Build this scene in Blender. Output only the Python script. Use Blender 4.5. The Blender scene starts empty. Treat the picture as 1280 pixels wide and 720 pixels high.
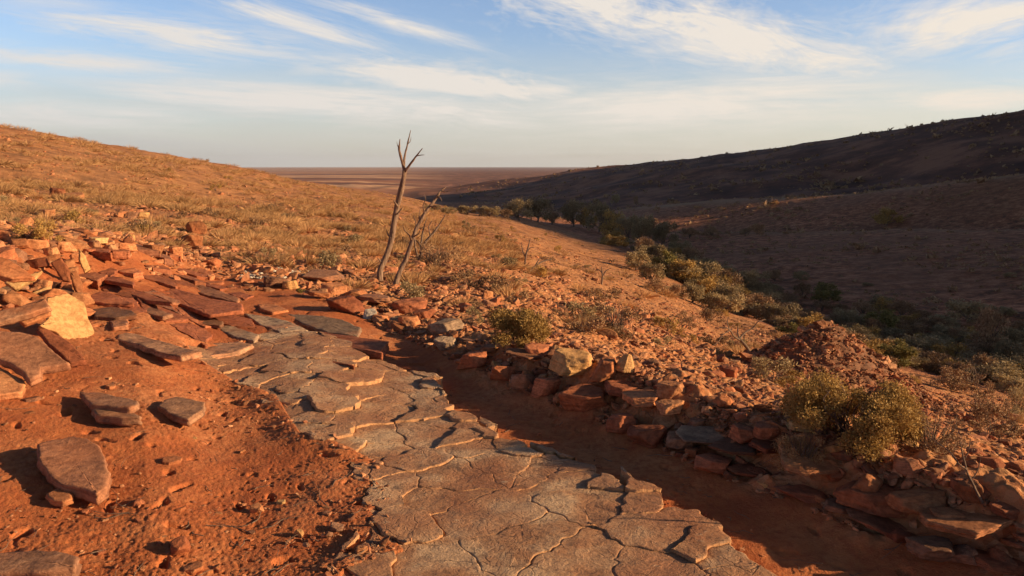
import bpy, math, random
import numpy as np
rng = np.random.default_rng(7)
random.seed(7)
R = math.radians
SC = bpy.context.scene
COL = SC.collection

# ------------------------------------------------------------------ camera frame
EYE = 1.6
F = 1000.0                      # focal length in pixels of a 1280 wide frame
PITCH = math.atan(153.0/F)
cP, sP = math.cos(PITCH), math.sin(PITCH)
SUN_ELEV, SUN_AZ = R(15.0), R(98)     # azimuth clockwise from the view axis (+Y)
SUN = np.array([math.sin(SUN_AZ)*math.cos(SUN_ELEV), math.cos(SUN_AZ)*math.cos(SUN_ELEV), math.sin(SUN_ELEV)])

def ray(u, v):
    dv = (360.0-v)/F
    d = np.array([(u-640.0)/F, cP+dv*sP, -sP+dv*cP])
    return d
def az_e(u, v):
    d = ray(u, v); h = math.hypot(d[0], d[1])
    return math.atan2(d[0], d[1]), d[2]/h

# ------------------------------------------------------------------ numpy noise
_P = rng.permutation(256); _P = np.concatenate([_P, _P, _P])
_G = rng.normal(size=(256, 3)); _G /= np.linalg.norm(_G, axis=1)[:, None]
def noise3(x, y, z):
    x, y, z = np.broadcast_arrays(np.asarray(x, float), np.asarray(y, float), np.asarray(z, float))
    xi, yi, zi = np.floor(x).astype(int), np.floor(y).astype(int), np.floor(z).astype(int)
    xf, yf, zf = x-xi, y-yi, z-zi
    xi &= 255; yi &= 255; zi &= 255
    def fd(t): return t*t*t*(t*(t*6-15)+10)
    u, v, w = fd(xf), fd(yf), fd(zf)
    out = 0
    for dx in (0, 1):
        wx = u if dx else 1-u
        for dy in (0, 1):
            wy = v if dy else 1-v
            for dz in (0, 1):
                wz = w if dz else 1-w
                h = _P[_P[_P[xi+dx]+yi+dy]+zi+dz]
                g = _G[h]
                out = out + wx*wy*wz*(g[..., 0]*(xf-dx)+g[..., 1]*(yf-dy)+g[..., 2]*(zf-dz))
    return out*1.6
def noise2(x, y, s=0.0):
    x, y = np.broadcast_arrays(np.asarray(x, float), np.asarray(y, float))
    xi, yi = np.floor(x).astype(int), np.floor(y).astype(int)
    xf, yf = x-xi, y-yi
    k = int(s*10) & 255
    xi &= 255; yi &= 255
    u = xf*xf*xf*(xf*(xf*6-15)+10); v = yf*yf*yf*(yf*(yf*6-15)+10)
    out = 0
    for dx in (0, 1):
        wx = u if dx else 1-u
        for dy in (0, 1):
            wy = v if dy else 1-v
            g = _G[_P[_P[xi+dx]+yi+dy+k & 511]]
            out = out + wx*wy*(g[..., 0]*(xf-dx)+g[..., 1]*(yf-dy))
    return out*1.9
def fbm2(x, y, oct=4, s=0.0, gain=.5):
    a, t = 1.0, 0
    for i in range(oct):
        t = t + a*noise2(x*2**i+i*17.3, y*2**i-i*9.1, s+i); a *= gain
    return t
def sstep(a, b, x):
    t = np.clip((x-a)/(b-a), 0, 1); return t*t*(3-2*t)

# ------------------------------------------------------------------ terrain table
# per column: T terrace edge, M mid slope, L lower lip of the near hill, C creek, Fl flats, Fe flats edge,
# D dip, B bench crest, E dip, R ridge crest, X behind, P plain         as (image row, distance)
cols = {
   0: [(322,12),(240,30),(158,62),(175,110),(190,160),(200,230),(206,260),(210,330),(215,420),(226,800),(224,1100),(219,2000)],
 150: [(318,13),(255,30),(186,66),(206,110),(222,160),(240,230),(250,270),(250,340),(250,420),(238,800),(226,1200),(219,2000)],
 290: [(350,11.5),(270,30),(209.5,75),(229,130),(240,190),(250,250),(253,290),(254,350),(252,430),(236,760),(225,1200),(218,2000)],
 400: [(392,8.5),(300,22),(231,100),(248,175),(254,210),(258,250),(258,290),(257,350),(251,450),(238,700),(224,1200),(218,2000)],
 500: [(415,7.9),(325,17),(245,130),(257,190),(261,220),(262,250),(262,290),(259,350),(254,450),(241,650),(230,1000),(217,2000)],
 600: [(448,6.6),(345,15),(264,140),(268,185),(265,215),(262,250),(260,290),(257,340),(252,430),(228,680),(234,1000),(217,2000)],
 700: [(478,5.8),(385,12),(287,105),(283,140),(278,165),(274,190),(274,220),(267,260),(264,330),(216,620),(232,1000),(217,2000)],
 800: [(520,5.0),(425,10.5),(327,62),(311,92),(302,115),(291,140),(296,165),(263,225),(262,290),(203,580),(232,1000),(217,2000)],
 900: [(560,4.55),(465,9.3),(388,38),(368,57),(340,78),(293,130),(299,155),(252,205),(256,270),(193,550),(232,1000),(217,2000)],
1020: [(603,4.2),(503,8.5),(428,28),(408,44),(370,60),(291,118),(298,140),(240,190),(246,260),(178,520),(228,1000),(217,2000)],
1150: [(648,3.95),(545,8.0),(468,25),(443,40),(395,52),(289,112),(297,135),(228,178),(236,250),(157,480),(220,1000),(217,2000)],
1280: [(688,3.8),(580,7.9),(500,23.5),(465,37),(410,48),(287,108),(296,130),(216,168),(226,240),(137,450),(210,1000),(217,2000)],
}
AZ, LR, ZZ = [], [], []
def addcol(az, rz):
    AZ.append(az); LR.append([math.log(r) for r, z in rz]); ZZ.append([z for r, z in rz])
near = [(0.3, 0.0), (2.2, 0.0)]
far = [(5000, -26.0), (16000, -30.0)]
def zz(*a): return [(r, z) for z, r in a]
addcol(-math.pi, near+zz((.2,6),(.5,12),(2,30),(4,60),(5,100),(5,150),(5,200),(4,260),(0,340),(-10,500),(-22,1000),(-24,2000))+far)
addcol(R(-110), near+zz((.5,6),(1.5,14),(7,40),(14,80),(18,120),(18,180),(15,230),(10,300),(2,400),(-10,600),(-22,1000),(-24,2000))+far)
addcol(R(-60), near+zz((.9,9),(2.6,24),(8,56),(12,100),(12,150),(9,220),(5,260),(0,330),(-8,420),(-16,700),(-22,1000),(-24,2000))+far)
for u, rows in cols.items():
    out = list(near)
    for i, (v, r) in enumerate(rows):
        a, e = az_e(u, v); out.append((r, EYE+e*r))
    a = az_e(u, 230)[0]
    addcol(a, out+far)
addcol(R(42), near+zz((0,3.9),(-.7,7.5),(-4.2,22),(-6.8,34),(-6.3,45),(-4.5,100),(-4.6,125),(9,160),(12,230),(105,470),(110,900),(30,2000))+far)  # unseen hills beyond the right edge, raised to shade the valley
addcol(R(55), near+zz((0,4.2),(-.7,8),(-4.0,22),(-6.5,33),(-5.8,45),(-2,95),(3,120),(17,160),(25,230),(102,450),(130,900),(30,2000))+far)
addcol(R(66), near+zz((0,4.4),(-.6,8.6),(-3.9,23),(-6.2,35),(-5.4,48),(0,92),(6,120),(19,160),(23,230),(47,390),(100,800),(25,2000))+far)
addcol(R(75), near+zz((0,4.5),(-.6,9),(-3.8,24),(-6.0,36),(-5.0,50),(2,90),(9,120),(23,160),(40,230),(90,370),(90,800),(20,2000))+far)
addcol(R(100), near+zz((0,4.5),(-.5,9),(-3.5,26),(-5.5,40),(-4.5,55),(2,95),(9,125),(21,165),(36,230),(74,350),(76,800),(10,2000))+far)
addcol(R(130), near+zz((0,5),(-.4,9),(-3,26),(-5,40),(-4,55),(-1,95),(2,125),(10,165),(20,230),(35,350),(35,800),(0,2000))+far)
addcol(math.pi, near+zz((.2,6),(.5,12),(2,30),(4,60),(5,100),(5,150),(5,200),(4,260),(0,340),(-10,500),(-22,1000),(-24,2000))+far)
AZ, LR, ZZ = np.array(AZ), np.array(LR), np.array(ZZ)

def pchip(x, y, xq):
    """x (n,), y (n,m) -> (q,m) monotone cubic"""
    h = np.diff(x)[:, None]; d = np.diff(y, axis=0)/h
    m = np.zeros_like(y); m[0], m[-1] = d[0], d[-1]
    s = d[:-1]*d[1:]
    with np.errstate(all='ignore'):
        w1, w2 = 2*h[1:]+h[:-1], h[1:]+2*h[:-1]
        mm = (w1+w2)/(w1/d[:-1]+w2/d[1:])
    m[1:-1] = np.where(s > 0, np.nan_to_num(mm), 0)
    i = np.clip(np.searchsorted(x, xq)-1, 0, len(x)-2)
    hh = (x[i+1]-x[i])[:, None]; t = (xq-x[i])[:, None]/hh
    return ((1+2*t)*(1-t)**2*y[i]+t*(1-t)**2*hh*m[i]+t*t*(3-2*t)*y[i+1]+t*t*(t-1)*hh*m[i+1])
NA, NR = 2880, 900
gaz = np.linspace(-math.pi, math.pi, NA+1)
glr = np.linspace(math.log(.3), math.log(16000), NR)
lrq, zq = pchip(AZ, LR, gaz), pchip(AZ, ZZ, gaz)
GRID = np.zeros((NA+1, NR))
for i in range(NA+1):
    GRID[i] = pchip(lrq[i], zq[i][:, None], glr)[:, 0]
def base_h(x, y):
    x = np.asarray(x, float); y = np.asarray(y, float)
    az = np.arctan2(x, y); lr = np.log(np.maximum(np.hypot(x, y), .3001))
    a = (az+math.pi)/(2*math.pi)*NA; b = (lr-glr[0])/(glr[1]-glr[0])
    ai = np.clip(a.astype(int), 0, NA-1); bi = np.clip(b.astype(int), 0, NR-2)
    fa, fb = a-ai, np.clip(b-bi, 0, 1)
    return (GRID[ai, bi]*(1-fa)*(1-fb)+GRID[ai+1, bi]*fa*(1-fb)+GRID[ai, bi+1]*(1-fa)*fb+GRID[ai+1, bi+1]*fa*fb)

def flat_pt(u, v, z=0.0):
    d = ray(u, v); t = (z-EYE)/d[2]
    return np.array([d[0]*t, d[1]*t])
# terrace features in the ground plane
PAVE = np.array([flat_pt(u, v, .03) for u, v in [(225,447),(300,440),(318,425),(345,418),(400,425),(440,438),(500,458),(538,465),(545,485),(565,512),
   (610,537),(622,547),(690,572),(750,592),(758,604),(845,640),(880,660),(915,685),(970,722),(1010,760),(1000,860),(330,860),(400,760),(432,712),(505,685),(478,660),
   (462,637),(490,622),(470,600),(480,578),(430,562),(375,547),(345,500),(250,465)]])
ROW = np.array([flat_pt(u, v) for u, v in [(150,325),(300,352),(380,372),(440,392),(520,420),(590,455),(660,490),(740,520),(810,552),(900,590),(1000,625),(1080,660),(1180,700),(1290,740),(1500,850)]])
def seg_dist(px, py, poly, closed=False):
    """distance to a polyline and signed side of the nearest segment (positive = far/right side)"""
    best = np.full(np.shape(px), 1e9); side = np.zeros(np.shape(px))
    n = len(poly); rngk = range(n if closed else n-1)
    for i in rngk:
        a, b = poly[i], poly[(i+1) % n]; ab = b-a
        t = np.clip(((px-a[0])*ab[0]+(py-a[1])*ab[1])/(ab@ab), 0, 1)
        dx, dy = px-(a[0]+t*ab[0]), py-(a[1]+t*ab[1]); d = np.hypot(dx, dy)
        s = np.sign(ab[0]*(py-a[1])-ab[1]*(px-a[0]))
        m = d < best; best = np.where(m, d, best); side = np.where(m, s, side)
    return best, side
def inside(px, py, poly):
    r = np.zeros(np.shape(px), bool); n = len(poly)
    for i in range(n):
        a, b = poly[i], poly[(i+1) % n]
        c = ((a[1] > py) != (b[1] > py)) & (px < (b[0]-a[0])*(py-a[1])/(b[1]-a[1]+1e-12)+a[0])
        r ^= c
    return r
def shape_h(x, y):
    """base height plus the terrace's own forms"""
    z = base_h(x, y); r = np.hypot(x, y)
    m = r < 16
    xm, ym = x[m], y[m]
    d, s = seg_dist(xm, ym, ROW); sd = d*s                        # >0 beyond the stone row
    add = -.07*sstep(.62, .25, np.abs(sd+.50))*sstep(9, 6.5, r[m])                       # the trodden path
    add += .20*sstep(.10, .46, sd)*sstep(2.4, .7, sd)*sstep(8.5, 5.2, r[m])
    add += .32*sstep(-4.0, -5.2, xm)*sstep(6.0, 7.2, ym)*sstep(12.5, 9.5, ym)                          # bank under the stones
    add += .10*sstep(-1.6, -4.5, xm)*sstep(2.5, 5, ym)
    ins = inside(xm, ym, PAVE); dp, _ = seg_dist(xm, ym, PAVE, True)
    add += np.where(ins, -.035*sstep(0, .10, dp), 0)+np.where(ins | (sd > -1.45), .004, .012+.018*sstep(.22, .02, dp))*sstep(.5, .0, dp)
    z = z.copy(); z[m] += add
    # broad undulation
    w = sstep(8, 40, r)
    z += w*(.25*fbm2(x*.11, y*.11, 3, 1)*sstep(300, 60, r)+.9*fbm2(x*.02, y*.02, 3, 2)*sstep(60, 250, r)*sstep(3000, 500, r))
    z += sstep(140, 260, r)*sstep(1500, 700, r)*(1.6*fbm2(x*.012, y*.012, 3, 5)-2.2*np.abs(noise2(x*.02+3, y*.008, 7)))
    return z
def H(x, y):
    x = np.atleast_1d(np.asarray(x, float)); y = np.atleast_1d(np.asarray(y, float))
    return shape_h(x, y)
def h1(x, y): return float(H([x], [y])[0])
_rs = np.exp(np.linspace(math.log(2.0), math.log(9000), 1500))
def hit(u, v, rmin=2.0):
    """where the sight line through this picture point meets the ground"""
    d = ray(u, v); hl = math.hypot(d[0], d[1]); dx, dy, e = d[0]/hl, d[1]/hl, d[2]/hl
    rs = _rs[_rs >= rmin]
    g = H(dx*rs, dy*rs); zr = EYE+e*rs
    idx = np.nonzero(zr <= g)[0]
    if len(idx) == 0: r = 60.
    else:
        i = idx[0]; r = rs[i]
        if i:
            a, b = zr[i-1]-g[i-1], zr[i]-g[i]; r = rs[i-1]+(rs[i]-rs[i-1])*a/(a-b)
    return np.array([dx*r, dy*r, h1(dx*r, dy*r)])

# ------------------------------------------------------------------ materials
def newmat(name):
    m = bpy.data.materials.new(name); m.use_nodes = True
    nt = m.node_tree; b = nt.nodes['Principled BSDF']
    b.inputs['Specular IOR Level'].default_value = .15
    return m, nt, b
def N(nt, t, **kw):
    n = nt.nodes.new(t)
    for k, v in kw.items():
        if hasattr(n, k): setattr(n, k, v)
        else: n.inputs[k].default_value = v
    return n
def L(nt, a, b): nt.links.new(a, b)
def mixc(nt, fac, a, b, mode='MIX'):
    n = nt.nodes.new('ShaderNodeMix'); n.data_type = 'RGBA'; n.blend_type = mode
    for s, x in ((n.inputs[0], fac), (n.inputs[6], a), (n.inputs[7], b)):
        if hasattr(x, 'links') or hasattr(x, 'is_linked'): nt.links.new(x, s)
        elif isinstance(x, (tuple, list)): s.default_value = (*x, 1) if len(x) == 3 else x
        else: s.default_value = x
    return n.outputs[2]
def ramp(nt, src, stops):
    n = nt.nodes.new('ShaderNodeValToRGB'); cr = n.color_ramp
    while len(cr.elements) < len(stops): cr.elements.new(.5)
    for e, (p, c) in zip(cr.elements, stops):
        e.position = p; e.color = (*c, 1) if len(c) == 3 else c
    nt.links.new(src, n.inputs[0]); return n.outputs[0]
def g(x): return (x, x, x)
def nz(nt, vec, scale, detail=6, rough=.6, dist=0):
    n = nt.nodes.new('ShaderNodeTexNoise'); n.inputs['Scale'].default_value = scale
    n.inputs['Detail'].default_value = detail; n.inputs['Roughness'].default_value = rough
    n.inputs['Distortion'].default_value = dist
    if vec is not None: nt.links.new(vec, n.inputs['Vector'])
    return n.outputs[0]
def vor(nt, vec, scale, feature='F1', out=0):
    n = nt.nodes.new('ShaderNodeTexVoronoi'); n.feature = feature; n.inputs['Scale'].default_value = scale
    nt.links.new(vec, n.inputs['Vector']); return n.outputs[out]
def mth(nt, op, a, b=None, clamp=False):
    n = nt.nodes.new('ShaderNodeMath'); n.operation = op; n.use_clamp = clamp
    for i, x in enumerate((a, b)):
        if x is None: continue
        if isinstance(x, (int, float)): n.inputs[i].default_value = x
        else: nt.links.new(x, n.inputs[i])
    return n.outputs[0]
def bump(nt, b, hgt, dist, strength=1.0, prev=None):
    n = nt.nodes.new('ShaderNodeBump'); n.inputs['Distance'].default_value = dist; n.inputs['Strength'].default_value = strength
    nt.links.new(hgt, n.inputs['Height'])
    if prev is not None: nt.links.new(prev, n.inputs['Normal'])
    if b is not None: nt.links.new(n.outputs[0], b.inputs['Normal'])
    return n.outputs[0]
def pos(nt): return nt.nodes.new('ShaderNodeNewGeometry').outputs['Position']

def ground_material():
    m, nt, b = newmat('red_earth'); b.inputs['Roughness'].default_value = .95
    p = pos(nt)
    at = N(nt, 'ShaderNodeAttribute', attribute_name='zone'); sp = nt.nodes.new('ShaderNodeSeparateColor'); L(nt, at.outputs['Color'], sp.inputs[0])
    sand_m, far_m, flat_m = sp.outputs[0], sp.outputs[1], sp.outputs[2]
    # red sand
    n1 = nz(nt, p, 1.3, 5); n2 = nz(nt, p, 22, 5, .65); n3 = nz(nt, p, 130, 3, .7)
    sand = ramp(nt, n1, [(.34, (.38, .105, .038)), (.5, (.50, .155, .052)), (.64, (.60, .225, .085))])
    sand = mixc(nt, ramp(nt, nz(nt, p, .55, 6, .65, .6), [(.5, g(0)), (.62, g(.55))]), sand, (.58, .25, .11))
    sand = mixc(nt, ramp(nt, n2, [(.42, g(0)), (.66, g(.75))]), sand, (.36, .09, .032))
    sand = mixc(nt, ramp(nt, n3, [(.56, g(0)), (.70, g(.55))]), sand, (.62, .25, .10))
    # stony slope
    v1 = vor(nt, p, 9, out=1); v2 = vor(nt, p, 24, out=1)
    sv = nt.nodes.new('ShaderNodeSeparateColor'); L(nt, v1, sv.inputs[0]); sv2 = nt.nodes.new('ShaderNodeSeparateColor'); L(nt, v2, sv2.inputs[0])
    slope = ramp(nt, sv.outputs[0], [(0, (.33, .12, .05)), (.4, (.45, .17, .065)), (.75, (.52, .22, .09)), (1, (.62, .33, .16))])
    slope2 = ramp(nt, sv2.outputs[1], [(0, (.30, .10, .045)), (.6, (.50, .20, .08)), (1, (.66, .40, .22))])
    slope = mixc(nt, .5, slope, slope2)
    slope = mixc(nt, ramp(nt, nz(nt, p, .6, 6), [(.4, g(0)), (.6, g(.6))]), slope, (.56, .20, .07))
    slope = mixc(nt, ramp(nt, nz(nt, p, 2.2, 6, .7), [(.45, g(0)), (.62, g(.55))]), slope, (.50, .27, .11))
    # farther hillside: dry tussock and low scrub speckle
    nf = nz(nt, p, 1.1, 8, .75); nf2 = nz(nt, p, .07, 5, .6)
    farc = ramp(nt, nf, [(.38, (.16, .075, .038)), (.48, (.38, .155, .062)), (.6, (.54, .245, .10))])
    farc = mixc(nt, ramp(nt, nf2, [(.4, g(0)), (.6, g(.35))]), farc, (.48, .25, .11))
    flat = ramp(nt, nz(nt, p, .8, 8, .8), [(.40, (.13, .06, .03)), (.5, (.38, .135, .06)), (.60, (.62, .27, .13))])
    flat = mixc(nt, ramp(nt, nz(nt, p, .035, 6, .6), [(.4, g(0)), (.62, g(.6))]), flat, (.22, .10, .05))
    # plain: long bands
    mp = N(nt, 'ShaderNodeMapping'); mp.inputs['Scale'].default_value = (.0006, .0045, .001); L(nt, p, mp.inputs[0])
    pn = nz(nt, mp.outputs[0], 1.0, 7, .6)
    plain = ramp(nt, pn, [(.40, (.20, .09, .05)), (.48, (.44, .18, .08)), (.56, (.64, .36, .19))])
    plain = mixc(nt, ramp(nt, nz(nt, p, .012, 7, .7), [(.5, g(0)), (.62, g(.6))]), plain, (.17, .09, .06))
    sepp = nt.nodes.new('ShaderNodeSeparateXYZ'); L(nt, p, sepp.inputs[0])
    ln = nt.nodes.new('ShaderNodeVectorMath'); ln.operation = 'LENGTH'; L(nt, p, ln.inputs[0])
    dist = ln.outputs['Value']
    mr = N(nt, 'ShaderNodeMapRange'); mr.inputs[1].default_value = 330; mr.inputs[2].default_value = 900; L(nt, dist, mr.inputs[0])
    flat = mixc(nt, mth(nt, 'MULTIPLY', mr.outputs[0], at.outputs['Alpha']), flat, plain)
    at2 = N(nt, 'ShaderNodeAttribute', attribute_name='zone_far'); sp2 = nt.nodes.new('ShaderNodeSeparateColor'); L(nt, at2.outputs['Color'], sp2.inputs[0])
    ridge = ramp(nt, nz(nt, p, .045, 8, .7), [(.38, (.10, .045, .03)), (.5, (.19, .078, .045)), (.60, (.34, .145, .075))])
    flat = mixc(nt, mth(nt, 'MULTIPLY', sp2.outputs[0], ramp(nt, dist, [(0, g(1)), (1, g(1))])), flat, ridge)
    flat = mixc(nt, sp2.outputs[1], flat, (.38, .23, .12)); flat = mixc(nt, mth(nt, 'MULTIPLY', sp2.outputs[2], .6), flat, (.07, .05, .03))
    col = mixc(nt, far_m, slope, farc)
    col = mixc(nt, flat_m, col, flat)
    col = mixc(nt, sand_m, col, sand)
    L(nt, col, b.inputs['Base Color'])
    h = mth(nt, 'MULTIPLY', n3, .004); h = mth(nt, 'ADD', h, mth(nt, 'MULTIPLY', nz(nt, p, 55, 4, .7), .012))
    h2 = mth(nt, 'MULTIPLY', vor(nt, p, 24), .02)
    hh = nt.nodes.new('ShaderNodeMix'); L(nt, sand_m, hh.inputs[0]); L(nt, mth(nt, 'ADD', h2, h), hh.inputs[2]); L(nt, h, hh.inputs[3])
    nb = bump(nt, None, hh.outputs[0], 1.0, .8)
    hf = mth(nt, 'MULTIPLY', nf, .5); mf = mth(nt, 'MULTIPLY', mth(nt, 'MULTIPLY', hf, .3), mth(nt, 'MAXIMUM', far_m, flat_m))
    bump(nt, b, mf, 1.0, .75, nb)
    return m
M_GROUND = ground_material()

def rock_material(name, c1, c2, c3, island=False, dirt=(.50, .16, .06), lichen=None, scale=1.0, vary=.35):
    m, nt, b = newmat(name); b.inputs['Roughness'].default_value = .85
    tc = nt.nodes.new('ShaderNodeTexCoord')
    p = pos(nt)
    if island: rnd = nt.nodes.new('ShaderNodeNewGeometry').outputs['Random Per Island']
    else: rnd = nt.nodes.new('ShaderNodeObjectInfo').outputs['Random']
    n1 = nz(nt, p, 5*scale, 7, .65); n2 = nz(nt, p, 28*scale, 6, .7)
    base = ramp(nt, n1, [(.34, c1), (.52, c2), (.68, c3)])
    shift = ramp(nt, rnd, [(0, c1), (.35, c2), (.75, c3), (1, dirt)])
    base = mixc(nt, .55, base, shift)
    base = mixc(nt, ramp(nt, n2, [(.40, g(.55)), (.56, g(0))]), base, tuple(x*.45 for x in c1))
    base = mixc(nt, ramp(nt, n2, [(.60, g(0)), (.72, g(.35))]), base, tuple(min(.8, x*1.35) for x in c3))
    hsv = nt.nodes.new('ShaderNodeHueSaturation')
    r2 = mth(nt, 'FRACT', mth(nt, 'MULTIPLY', rnd, 17.31))
    L(nt, mth(nt, 'ADD', mth(nt, 'MULTIPLY', r2, vary*2), 1-vary), hsv.inputs['Value']); L(nt, base, hsv.inputs['Color'])
    base = hsv.outputs[0]
    # dust lying in hollows: world-space patches
    base = mixc(nt, ramp(nt, nz(nt, p, 2.1*scale, 5, .6), [(.52, g(0)), (.66, g(.5))]), base, dirt)
    if lichen:
        ln_ = nz(nt, p, 9*scale, 6, .72, .4)
        base = mixc(nt, ramp(nt, ln_, [(.54, g(0)), (.62, g(.85))]), base, lichen)
    L(nt, base, b.inputs['Base Color'])
    if not island:
        mpo = N(nt, 'ShaderNodeMapping'); mpo.inputs['Scale'].default_value = (2.5, 2.5, 55); L(nt, tc.outputs['Object'], mpo.inputs[0])
        ly = nz(nt, mpo.outputs[0], 1.0, 4, .6, .3)
        base = mixc(nt, ramp(nt, ly, [(.38, g(.45)), (.52, g(0))]), base, tuple(x*.5 for x in c1)); L(nt, base, b.inputs['Base Color'])
    h = mth(nt, 'ADD', mth(nt, 'MULTIPLY', n1, .02), mth(nt, 'MULTIPLY', n2, .008))
    if not island: h = mth(nt, 'ADD', h, mth(nt, 'MULTIPLY', ly, .012))
    h = mth(nt, 'ADD', h, mth(nt, 'MULTIPLY', nz(nt, p, 120*scale, 3, .6), .0025))
    bump(nt, b, h, 1.0, .75)
    return m
M_RED = rock_material('red_sandstone', (.29, .088, .042), (.45, .145, .066), (.58, .225, .10))
M_ORANGE = rock_material('orange_sandstone', (.42, .15, .06), (.56, .22, .09), (.66, .32, .14))
M_YELLOW = rock_material('yellow_sandstone', (.56, .28, .10), (.66, .37, .14), (.74, .46, .20), dirt=(.58, .25, .09), vary=.12)
M_OCHRE = rock_material('ochre_sandstone', (.54, .265, .095), (.64, .35, .135), (.71, .43, .18), dirt=(.52, .21, .08), vary=.1)
M_BROWN = rock_material('brown_sandstone', (.25, .11, .06), (.38, .18, .095), (.48, .26, .14), lichen=(.17, .09, .06))
M_PLATE = rock_material('dark_plate_sandstone', (.27, .105, .058), (.39, .165, .085), (.47, .225, .115), dirt=(.44, .16, .07), vary=.15)
M_GREY = rock_material('grey_sandstone', (.30, .18, .11), (.42, .27, .16), (.54, .38, .24), lichen=(.20, .12, .08))
M_PALE = rock_material('pale_quartz', (.58, .46, .33), (.70, .60, .45), (.78, .70, .58), dirt=(.55, .33, .18), vary=.1)
M_MIX = rock_material('mixed_rubble', (.24, .085, .045), (.43, .18, .082), (.60, .33, .16), island=True, vary=.4)

def pave_material():
    m, nt, b = newmat('weathered_bedrock'); b.inputs['Roughness'].default_value = .8
    p = pos(nt)
    n1 = nz(nt, p, 2.2, 7, .62); n2 = nz(nt, p, 11, 8, .72, .3); n3 = nz(nt, p, 60, 5, .7)
    rnd = nt.nodes.new('ShaderNodeObjectInfo').outputs['Random']
    col = ramp(nt, n1, [(.36, (.36, .15, .07)), (.5, (.45, .23, .115)), (.62, (.62, .41, .24))])
    col = mixc(nt, mth(nt, 'MULTIPLY', rnd, .45), col, (.40, .205, .115))
    col = mixc(nt, ramp(nt, n2, [(.34, g(.7)), (.46, g(0))]), col, (.17, .105, .07))
    col = mixc(nt, ramp(nt, n2, [(.60, g(0)), (.70, g(.5))]), col, (.66, .50, .33))
    col = mixc(nt, ramp(nt, n3, [(.36, g(.6)), (.48, g(0))]), col, (.19, .11, .075))
    # broken side faces are fresh orange-yellow stone
    geo = nt.nodes.new('ShaderNodeNewGeometry'); sx = nt.nodes.new('ShaderNodeSeparateXYZ'); L(nt, geo.outputs['True Normal'], sx.inputs[0])
    side = ramp(nt, sx.outputs[2], [(.55, g(1)), (.85, g(0))])
    col = mixc(nt, side, col, mixc(nt, n2, (.46, .21, .09), (.64, .36, .17)))
    L(nt, col, b.inputs['Base Color'])
    st = mth(nt, 'MULTIPLY', nz(nt, p, 2.6, 6, .55, .5), 17); fl = mth(nt, 'FLOOR', st); fr = mth(nt, 'SUBTRACT', st, fl)
    stp = mth(nt, 'ADD', fl, mth(nt, 'MULTIPLY', mth(nt, 'SUBTRACT', fr, .86), 7.0, True))
    wn = nt.nodes.new('ShaderNodeTexNoise'); wn.inputs['Scale'].default_value = 4; wn.inputs['Detail'].default_value = 6; L(nt, p, wn.inputs['Vector'])
    vm = nt.nodes.new('ShaderNodeVectorMath'); vm.operation = 'MULTIPLY_ADD'; L(nt, wn.outputs['Color'], vm.inputs[0]); vm.inputs[1].default_value = (.30, .30, 0); L(nt, p, vm.inputs[2])
    ve = vor(nt, vm.outputs[0], 4.2, 'DISTANCE_TO_EDGE')
    crk = mth(nt, 'MULTIPLY', ramp(nt, ve, [(0, g(1)), (.022, g(0))]), ramp(nt, nz(nt, p, 3.1, 3), [(.52, g(0)), (.58, g(.8))]))
    colc = mixc(nt, mth(nt, 'MULTIPLY', crk, .75), col, (.09, .05, .035)); L(nt, colc, b.inputs['Base Color'])
    h = mth(nt, 'ADD', mth(nt, 'MULTIPLY', n2, .030), mth(nt, 'MULTIPLY', n3, .010))
    h = mth(nt, 'ADD', h, mth(nt, 'MULTIPLY', stp, .0042)); h = mth(nt, 'SUBTRACT', h, mth(nt, 'MULTIPLY', crk, .007))
    bump(nt, b, h, 1.0, .8)
    return m
M_PAVE = pave_material()

def leaf_material(name, c1, c2, trans=.25):
    m, nt, b = newmat(name); b.inputs['Roughness'].default_value = .7
    rnd = nt.nodes.new('ShaderNodeNewGeometry').outputs['Random Per Island']
    oi = nt.nodes.new('ShaderNodeObjectInfo').outputs['Random']
    col = ramp(nt, rnd, [(0, c1), (1, c2)])
    hs = nt.nodes.new('ShaderNodeHueSaturation'); L(nt, col, hs.inputs['Color']); L(nt, mth(nt, 'ADD', mth(nt, 'MULTIPLY', oi, .5), .75), hs.inputs['Value'])
    L(nt, hs.outputs[0], b.inputs['Base Color'])
    tr = nt.nodes.new('ShaderNodeBsdfTranslucent'); L(nt, hs.outputs[0], tr.inputs[0])
    ms = nt.nodes.new('ShaderNodeMixShader'); ms.inputs[0].default_value = trans
    L(nt, b.outputs[0], ms.inputs[1]); L(nt, tr.outputs[0], ms.inputs[2])
    L(nt, ms.outputs[0], nt.nodes['Material Output'].inputs[0])
    return m
M_STRAW = leaf_material('dry_grass', (.46, .245, .10), (.70, .42, .19))
M_OLIVE = leaf_material('olive_leaves', (.34, .205, .06), (.55, .335, .105))
M_SCRUB = leaf_material('creek_leaves', (.29, .205, .10), (.46, .33, .165))
M_SCRUBG = leaf_material('green_leaves', (.14, .12, .035), (.31, .24, .075))
M_TWIGGY = leaf_material('dry_scrub', (.22, .12, .06), (.46, .28, .14), .1)
def bark_material(name, c1, c2):
    m, nt, b = newmat(name); b.inputs['Roughness'].default_value = .85
    tc = nt.nodes.new('ShaderNodeTexCoord'); mp = N(nt, 'ShaderNodeMapping'); mp.inputs['Scale'].default_value = (45, 45, 4)
    L(nt, pos(nt), mp.inputs[0]); n = nz(nt, mp.outputs[0], 1, 6, .7, .6)
    L(nt, ramp(nt, n, [(.35, c1), (.65, c2)]), b.inputs['Base Color']); bump(nt, b, n, .012, .9)
    return m
M_BARK = bark_material('dead_wood', (.10, .055, .035), (.36, .23, .15))
M_TWIG = bark_material('grey_twig', (.11, .07, .05), (.27, .18, .12))

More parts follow.
